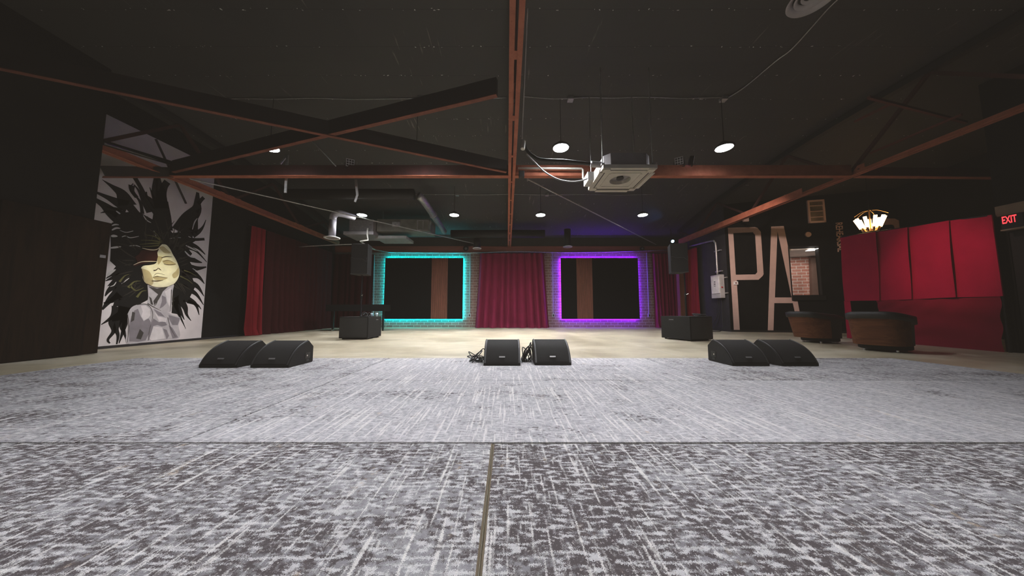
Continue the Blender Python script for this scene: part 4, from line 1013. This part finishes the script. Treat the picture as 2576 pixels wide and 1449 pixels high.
for i, (dy, ey, lb) in enumerate(((-.1, -.25, 'black cable hanging from the electrical box, the one nearest the letter P'), (0.0, .1, 'black cable hanging from the middle of the electrical box'), (.1, .35, 'black cable hanging from the electrical box on its curtain side'))):
    P = [(8.10, yp + dy, zb2), (8.10, yp + dy, zb2 - .2), (8.08, yp + dy * .4 + ey * .3, zb2 - .7), (7.98 - .05 * i, yp + ey, .12), (7.8 - .12 * i, yp + ey * 1.3, .014), (7.55 - .1 * i, yp + ey * 1.6 + .1, .014)]
    tag(MB().tube(catmull(P, 6), .013, 8).build('power_cable', M_cable, smooth=True), lb, 'cable', 'power cables under the electrical box')

# ------------------------------------------------------------------ lettering and fittings on the lettered wall
cZ = lambda x, y: (1740 + x / 3.15, 480 + y / 3.15)
def pal(pts, off=.004, cf=cZ): return [onPA(*cf(*p), off) for p in pts]
def letter(loops, label, cf=cZ):
    L = [pal(l, .004, cf) for l in loops]
    return tag(MB().poly(L, -PAN * .003).build('wall_letter', M_beige), label, 'letter')
letter([[(287, 293), (500, 287), (520, 293), (548, 325), (570, 660), (562, 675), (530, 705), (357, 707), (382, 1112), (335, 1112)], [(330, 335), (350, 665), (505, 662), (520, 645), (503, 350), (485, 328)]], 'huge beige letter P on the black wall')
letter([[(630, 283), (730, 279), (764, 445), (795, 872), (839, 870), (885, 1112), (850, 1112), (802, 890), (655, 890), (648, 1112), (603, 1112)], [(680, 320), (660, 845), (792, 845)]], 'huge beige letter A on the black wall, cut by the window')
c10 = lambda x, y: (2100 + x / 10.35, 500 + y / 10.35)
letter([[(900, 515), (1560, 515), (1680, 570), (1740, 690), (1760, 1600), (1700, 1700), (900, 1700)], [(1060, 690), (1060, 1540), (1570, 1530), (1555, 740), (1530, 690), (1480, 672)]], 'beige painted letter mostly hidden behind the red drape and the lit chandelier', c10)
# small vertical word
def pword(txt, a, b, c):
    """text from a (start of baseline) to b (end), cap side at c"""
    A_, B_, C_ = onPA(*a, .004), onPA(*b, .004), onPA(*c, .004)
    X_ = B_ - A_; Y_ = C_ - A_; N_ = PAN
    M = Matrix(((X_.x, Y_.x, N_.x, A_.x), (X_.y, Y_.y, N_.y, A_.y), (X_.z, Y_.z, N_.z, A_.z), (0, 0, 0, 1)))
    return text_mesh(txt, M)
tag(pword('REHEARSAL', (2101.5, 561), (2107, 634), (2119.5, 559)).build('wall_lettering', M_beige), 'small beige word painted sideways down the wall beside the red drape', 'lettering')
p = onPA(1851, 712, .02)
th = thing('thermostat', 'small white thermostat on the stem of the letter P', 'thermostat', p)
Rp = Matrix.Rotation(math.atan2(PAD.y, PAD.x), 3, 'Z')
MB().box(p, (.14, .035, .12), Rp).build('case', M_white, th, bevel=.005); MB().box(p + PAN * .019, (.05, .004, .04), Rp).build('display', mat('red_display', (.12, .01, .01), .4), th)
V = [onPA(*q, .03) for q in ((2030, 505), (2073, 501.5), (2076.5, 559), (2034, 562))]
vc = (V[0] + V[1] + V[2] + V[3]) / 4; vw = ((V[1] - V[0]).length + (V[2] - V[3]).length) / 2; vh = ((V[0] - V[3]).length + (V[1] - V[2]).length) / 2
ve = thing('wall_vent', 'beige framed air vent high on the black wall above the window', 'vent', vc)
vb = lambda u, z, off, su, sz, sd: MB().box(vc + PAD * u + PAN * off + Vector((0, 0, z)), (su, sd, sz), Rp)
fr = MB()
for s in (-1, 1):
    fr.box(vc + PAD * (s * (vw / 2 - .03)), (.06, .05, vh), Rp); fr.box(vc + Vector((0, 0, s * (vh / 2 - .03))), (vw, .05, .06), Rp)
fr.build('frame', M_beige, ve)
for i in range(3): vb(0, -vh / 4 + i * vh / 4, 0, vw - .1, .025, .045).build('slat', M_beige, ve)
vb(0, 0, -.015, vw - .1, vh - .1, .01).build('backing', mat('vent_backing', (.13, .10, .06), .7, noise=(3, .7)), ve)
p = onPA(2032.5, 590, .005); tag(MB().cyl(p, p + PAN * .03, .095, .085, 24).build('wall_sounder', M_beige, smooth=False), 'small round beige disc on the wall above the window', 'disc')
p = onPA(1876, 553, .05); tag(MB().box(p, (.17, .08, .14), Rp).build('wall_fixture', M_beige, bevel=.005), 'small beige box on the wall under the right truss', 'box')

# ------------------------------------------------------------------ red drape and chandelier
D0 = Vector((9.42, 8.0, 0)); D1 = Vector((9.10, 5.36, 0)); DD = (D1 - D0).normalized(); DN = Vector((DD.y, -DD.x, 0)).normalized()
if DN.x > 0: DN = -DN
onD = lambda px, py, off=0.0: onP(px, py, D0 + DN * off, DN)
dr = thing('red_drape', 'large red cloth drape hung from a frame behind the armchairs', 'drape', (D0 + D1) / 2)
tops = [onD(2112, 597), onD(2203, 584), onD(2281, 573), onD(2383, 556), onD(2487, 541)]
bots = [onD(2124, 757), onD(2211, 756), onD(2291, 753), onD(2399, 748), onD(2516, 746)]
for i in range(4):
    a, b, c, d = tops[i], tops[i + 1], bots[i + 1], bots[i]
    if i < 3: b = b + DD * .05; c = c + DD * .05
    g = MB()
    def pf(u, v, a=a, b=b, c=c, d=d, i=i):
        p = (a * (1 - u) + b * u) * v + (d * (1 - u) + c * u) * (1 - v)
        p = p + DN * ((.045 if i < 3 else .01) * u - .02 + .012 * math.sin(3 * u + 5 * v + i) + .006 * math.sin(6 * u + i * 2) * (1 - v) + .012 * (u > .97) + .05 * (1 - u) ** 6 * .3)
        return p
    g.grid(pf, 24, 24); g.build('drape_panel', M_drape, dr, smooth=True)
lo = MB()
L0, L1, L2, L3 = onD(2206, 755, -.016), onD(2518, 747, -.016), onD(2526, 886, -.016), onD(2214, 860, -.016)
lo.grid(lambda u, v: (L3 * (1 - u) + L2 * u) * (1 - v) + (L0 * (1 - u) + L1 * u) * v + DN * (.02 * math.sin(14 * v + 5 * u) + .012 * math.sin(30 * v * (1 - u) + 2)), 30, 24)
lo.build('lower_cloth', M_draped, dr, smooth=True, label='darker red lower cloth')
lo = MB(); e = [onD(2123, 757, -.03), onD(2139, 757, -.03), onD(2150, 852, -.03), onD(2131, 850, -.03)]
lo.grid(lambda u, v: (e[3] * (1 - u) + e[2] * u) * (1 - v) + (e[0] * (1 - u) + e[1] * u) * v, 4, 6); lo.build('side_strip', M_drape, dr)
MB().cyl(tops[0] + Vector((0, 0, .0)) - DN * .03, tops[-1] - DN * .03, .02).build('top_rail', M_blkm, dr)
s0 = onD(2490, 541, .02); s1 = onD(2519, 745, .02)
MB().bar(s0, s1, .05, .02, DN).build('edge_hem', M_drape, dr)
for p in (tops[0], tops[-1]): MB().cyl((p.x - DN.x * .05, p.y - DN.y * .05, 0), (p.x - DN.x * .05, p.y - DN.y * .05, p.z), .02).build('upright', M_blkm, dr)
tag(MB().bb((9.24, 5.31, 0), (9.40, 5.45, zs0 - .01)).build('column', M_black), 'black column between the red drape and the exit door', 'column')
pc_ = onY(2189, 560, 8.35)
ch = thing('chandelier', 'lit chandelier of clustered filament bulbs above the red drape', 'chandelier', pc_)
MB().lathe(pc_, [(.12, -.33), (.16, -.31), (.16, -.27), (.12, -.25)], 20).build('lower_ring', M_brass, ch, smooth=True)
nb = 9
for i in range(nb):
    a = 2 * PI * i / nb; r0, r1 = .13, .29
    p = pc_ + Vector((r0 * math.cos(a), r0 * math.sin(a), -.28)); q = pc_ + Vector((r1 * math.cos(a), r1 * math.sin(a), .16)); d = q - p
    tb_ = MB().cyl(p, p + d * .3, .022, seg=10).build('bulb_stem', M_brass, ch)
    MB().tube([p + d * .30, p + d * .36, p + d * .5, p + d * .75, p + d * .9, p + d * .97], .036, 10).build('bulb', M_bulb, tb_, label='glowing filament bulb')
for i in range(5):
    a = 2 * PI * i / 5 + .3
    MB().tube(catmull([pc_ + Vector((0, 0, .36)), pc_ + Vector((.16 * math.cos(a), .16 * math.sin(a), .33)), pc_ + Vector((.34 * math.cos(a), .34 * math.sin(a), .20))], 5), .008, 6).build('arm', M_brass, ch)
MB().cyl(pc_ + Vector((0, 0, -.28)), pc_ + Vector((0, 0, .40)), .018).build('stem', M_brass, ch)
MB().cyl(pc_ + Vector((0, 0, .40)), Vector((pc_.x, pc_.y, zc(8.35))), .008, seg=6).build('hanging_rod', M_blkm, ch)
# exit sign
xe_ = 9.10
E0, E1, E2 = onX(2522, 564, xe_), onX(2559, 557, xe_), onX(2520, 546, xe_)
ex = thing('exit_sign', 'black exit sign with red glowing letters above the side door', 'exit sign', (xe_ + .03, (E0.y + E1.y) / 2, E0.z - .06))
zlo = (E0.z + E1.z) / 2; hgt = E2.z - E0.z
MB().bb((xe_ + .005, E1.y - .06, zlo - .10), (xe_ + .08, E0.y + .02, zlo + hgt + .012)).build('case', M_blk, ex, bevel=.004)
Mx = Matrix(((0, 0, 1, xe_), (E1.y - E0.y, 0, 0, E0.y), (0, hgt, 0, zlo), (0, 0, 0, 1)))
text_mesh('EXIT', Mx).build('exit_letters', M_exit, ex, label='red glowing letters EXIT')
MB().bb((xe_ - .02, E1.y - .10, zlo - .13), (xe_ + .1, E0.y + .02, zlo - .105)).build('lower_ledge', M_tan, ex)

# ------------------------------------------------------------------ armchairs
def make_armchair(loc, rz, label):
    t = thing('armchair', label, 'armchair', loc, rz, 'barrel armchairs before the red drape')
    n = 40; a0 = math.radians(118)
    def plan(t_, r, k=1.0):
        ca, sa = math.sin(t_), -math.cos(t_)
        e = 2 / 3.0
        x = math.copysign(abs(ca) ** e, ca) * .365 * r; y = math.copysign(abs(sa) ** e, sa) * .41 * r
        return x, y
    top = lambda s: .75 - .12 * (abs(s) ** 2.2)
    rake = lambda y, z: y - (.20 * max(0, z - .1) if y < 0 else 0) * min(1, -y / .3)
    def sh(u, v):
        s = (2 * u - 1) * .74; th_ = s * a0; z0, z1 = .12, top(s) - .135
        z = z0 + (z1 - z0) * v; r = .95 + .05 * (z - .1) / .6
        x, y = plan(th_, r); return Vector((x, rake(y, z), z))
    MB().grid(sh, n, 8).build('wood_shell', M_chair, t, False, smooth=True, label='reddish wood veneer shell')
    up = MB(); rings = []
    for i in range(n + 1):
        s = 2 * i / n - 1; th_ = s * a0; zt3 = top(s); sec = []
        for (dr_, z) in ((-.012, .12), (-.012, zt3 - .14), (.026, zt3 - .125), (.022, zt3 - .02), (-.03, zt3), (-.11, zt3 - .01), (-.17, zt3 - .06), (-.18, zt3 - .16), (-.17, .14)):
            r = .95 + .05 * (z - .1) / .6 + dr_ / .40
            x, y = plan(th_, r); sec.append(up.bm.verts.new((x, rake(y, z), z)))
        rings.append(sec)
    for a, b in zip(rings, rings[1:]): up.bridge(a, b)
    up.bm.faces.new(rings[0]); up.bm.faces.new(rings[-1][::-1])
    up.build('upholstery', M_uph, t, False, smooth=True)
    MB().lathe((0, .05, .2), [(.25, 0), (.30, .03), (.31, .16), (.28, .22), (.1, .24)], 28).build('seat_cushion', M_uph, t, False, smooth=True)
    MB().lathe((0, .04, 0), [(.31, .035), (.33, .05), (.33, .13), (.30, .2)], 28).build('plinth', M_blk, t, False)
    for sx, sy in ((-1, -1), (1, -1), (1, 1), (-1, 1)): MB().cyl((sx * .2, .04 + sy * .2, 0), (sx * .2, .04 + sy * .2, .037), .022).build('foot', M_chrome, t, False)
    return t
def face(dx, dy): return math.atan2(dy, dx) - PI / 2
c1 = (7.55, 7.12); c2_ = (7.20, 5.62)
arm = make_armchair((*c1, 0), face(1, .02), 'barrel armchair in front of the window, farther from the camera')
dup(arm, (*c2_, 0), face(.92, .39), 'barrel armchair nearest the camera, in front of the red drape')

# ------------------------------------------------------------------ lights
def lamp(kind, name, loc, energy, col, **k):
    l = bpy.data.lights.new(name, kind); l.energy = energy; l.color = col
    for a, v in k.items():
        if a != 'aim': setattr(l, a, v)
    o = bpy.data.objects.new(name, l); COL.objects.link(o); o.location = loc
    if 'aim' in k: o.rotation_euler = (Vector(k['aim']) - Vector(loc)).to_track_quat('-Z', 'Y').to_euler()
    return o
fcen = onX(*cB(690, 560), XM)
lamp('SPOT', 'mural_spot', (-4.6, 5.7, 3.45), 330, (1, .93, .62), spot_size=.20, spot_blend=.7, shadow_soft_size=.03, aim=fcen)
lamp('SPOT', 'mural_wash', (-4.7, 5.8, 3.4), 420, (1, .95, .93), spot_size=.7, spot_blend=.9, shadow_soft_size=.05, aim=(XM, 6.8, .55))  # added spot without a fixture, brightens the lower mural
lamp('AREA', 'control_room_panel', tuple(cr((wu0 + wu1) / 2 + .7, zcr - .02, .8)), 22, (1, .96, .9), shape='RECTANGLE', size=.6, size_y=.3)
lamp('POINT', 'control_room_fill', tuple(cr((wu0 + wu1) / 2 + .9, 1.1, .6)), 9, (1, .95, .9), shadow_soft_size=.2)  # added fill point, no lamp hangs there; lightens the control room ceiling
lamp('SPOT', 'corner_blue', tuple(onY(1690, 604, 11.95)), 22, (.1, .35, 1), spot_size=1.0, spot_blend=.9, shadow_soft_size=.05, aim=(5.4, 11.6, 4.75))
lamp('SPOT', 'drape_wash', (5.2, 5.6, 4.2), 380, (1, .6, .55), spot_size=.5, spot_blend=1, shadow_soft_size=.1, aim=(9.3, 6.1, 1.75))
lamp('SPOT', 'letters_wash', (5.0, 6.4, 4.1), 800, (1, .80, .72), spot_size=.8, spot_blend=.9, shadow_soft_size=.1, aim=(9.2, 10.4, 2.2))  # added spot without a fixture, brightens the wall letters
lamp('SPOT', 'stage_purple', tuple(onY(1742, 405, yc - .12)), 240, (.45, .18, 1), spot_size=.22, spot_blend=1, shadow_soft_size=.05, aim=(.6, 11.7, 0))
lamp('SPOT', 'stage_purple_left', tuple(onY(1708, 405, yc - .12)), 500, (.45, .18, 1), spot_size=.10, spot_blend=1, shadow_soft_size=.05, aim=(xl1 - .15, YB, 2.0))
w = bpy.data.worlds.new('world'); scn.world = w; w.use_nodes = True
w.node_tree.nodes['Background'].inputs[0].default_value = (.02, .02, .02, 1); w.node_tree.nodes['Background'].inputs[1].default_value = .2
# ------------------------------------------------------------------ tone
vs = scn.view_settings; vs.view_transform = 'Standard'; vs.look = 'None'; vs.exposure = 0
vs.use_curve_mapping = True
cmv = vs.curve_mapping; cmv.black_level = (-.0125, -.0105, -.0085); cmv.update()
scn.cycles.max_bounces = 6; scn.cycles.diffuse_bounces = 4; scn.cycles.glossy_bounces = 3
scn.cycles.sample_clamp_indirect = 4
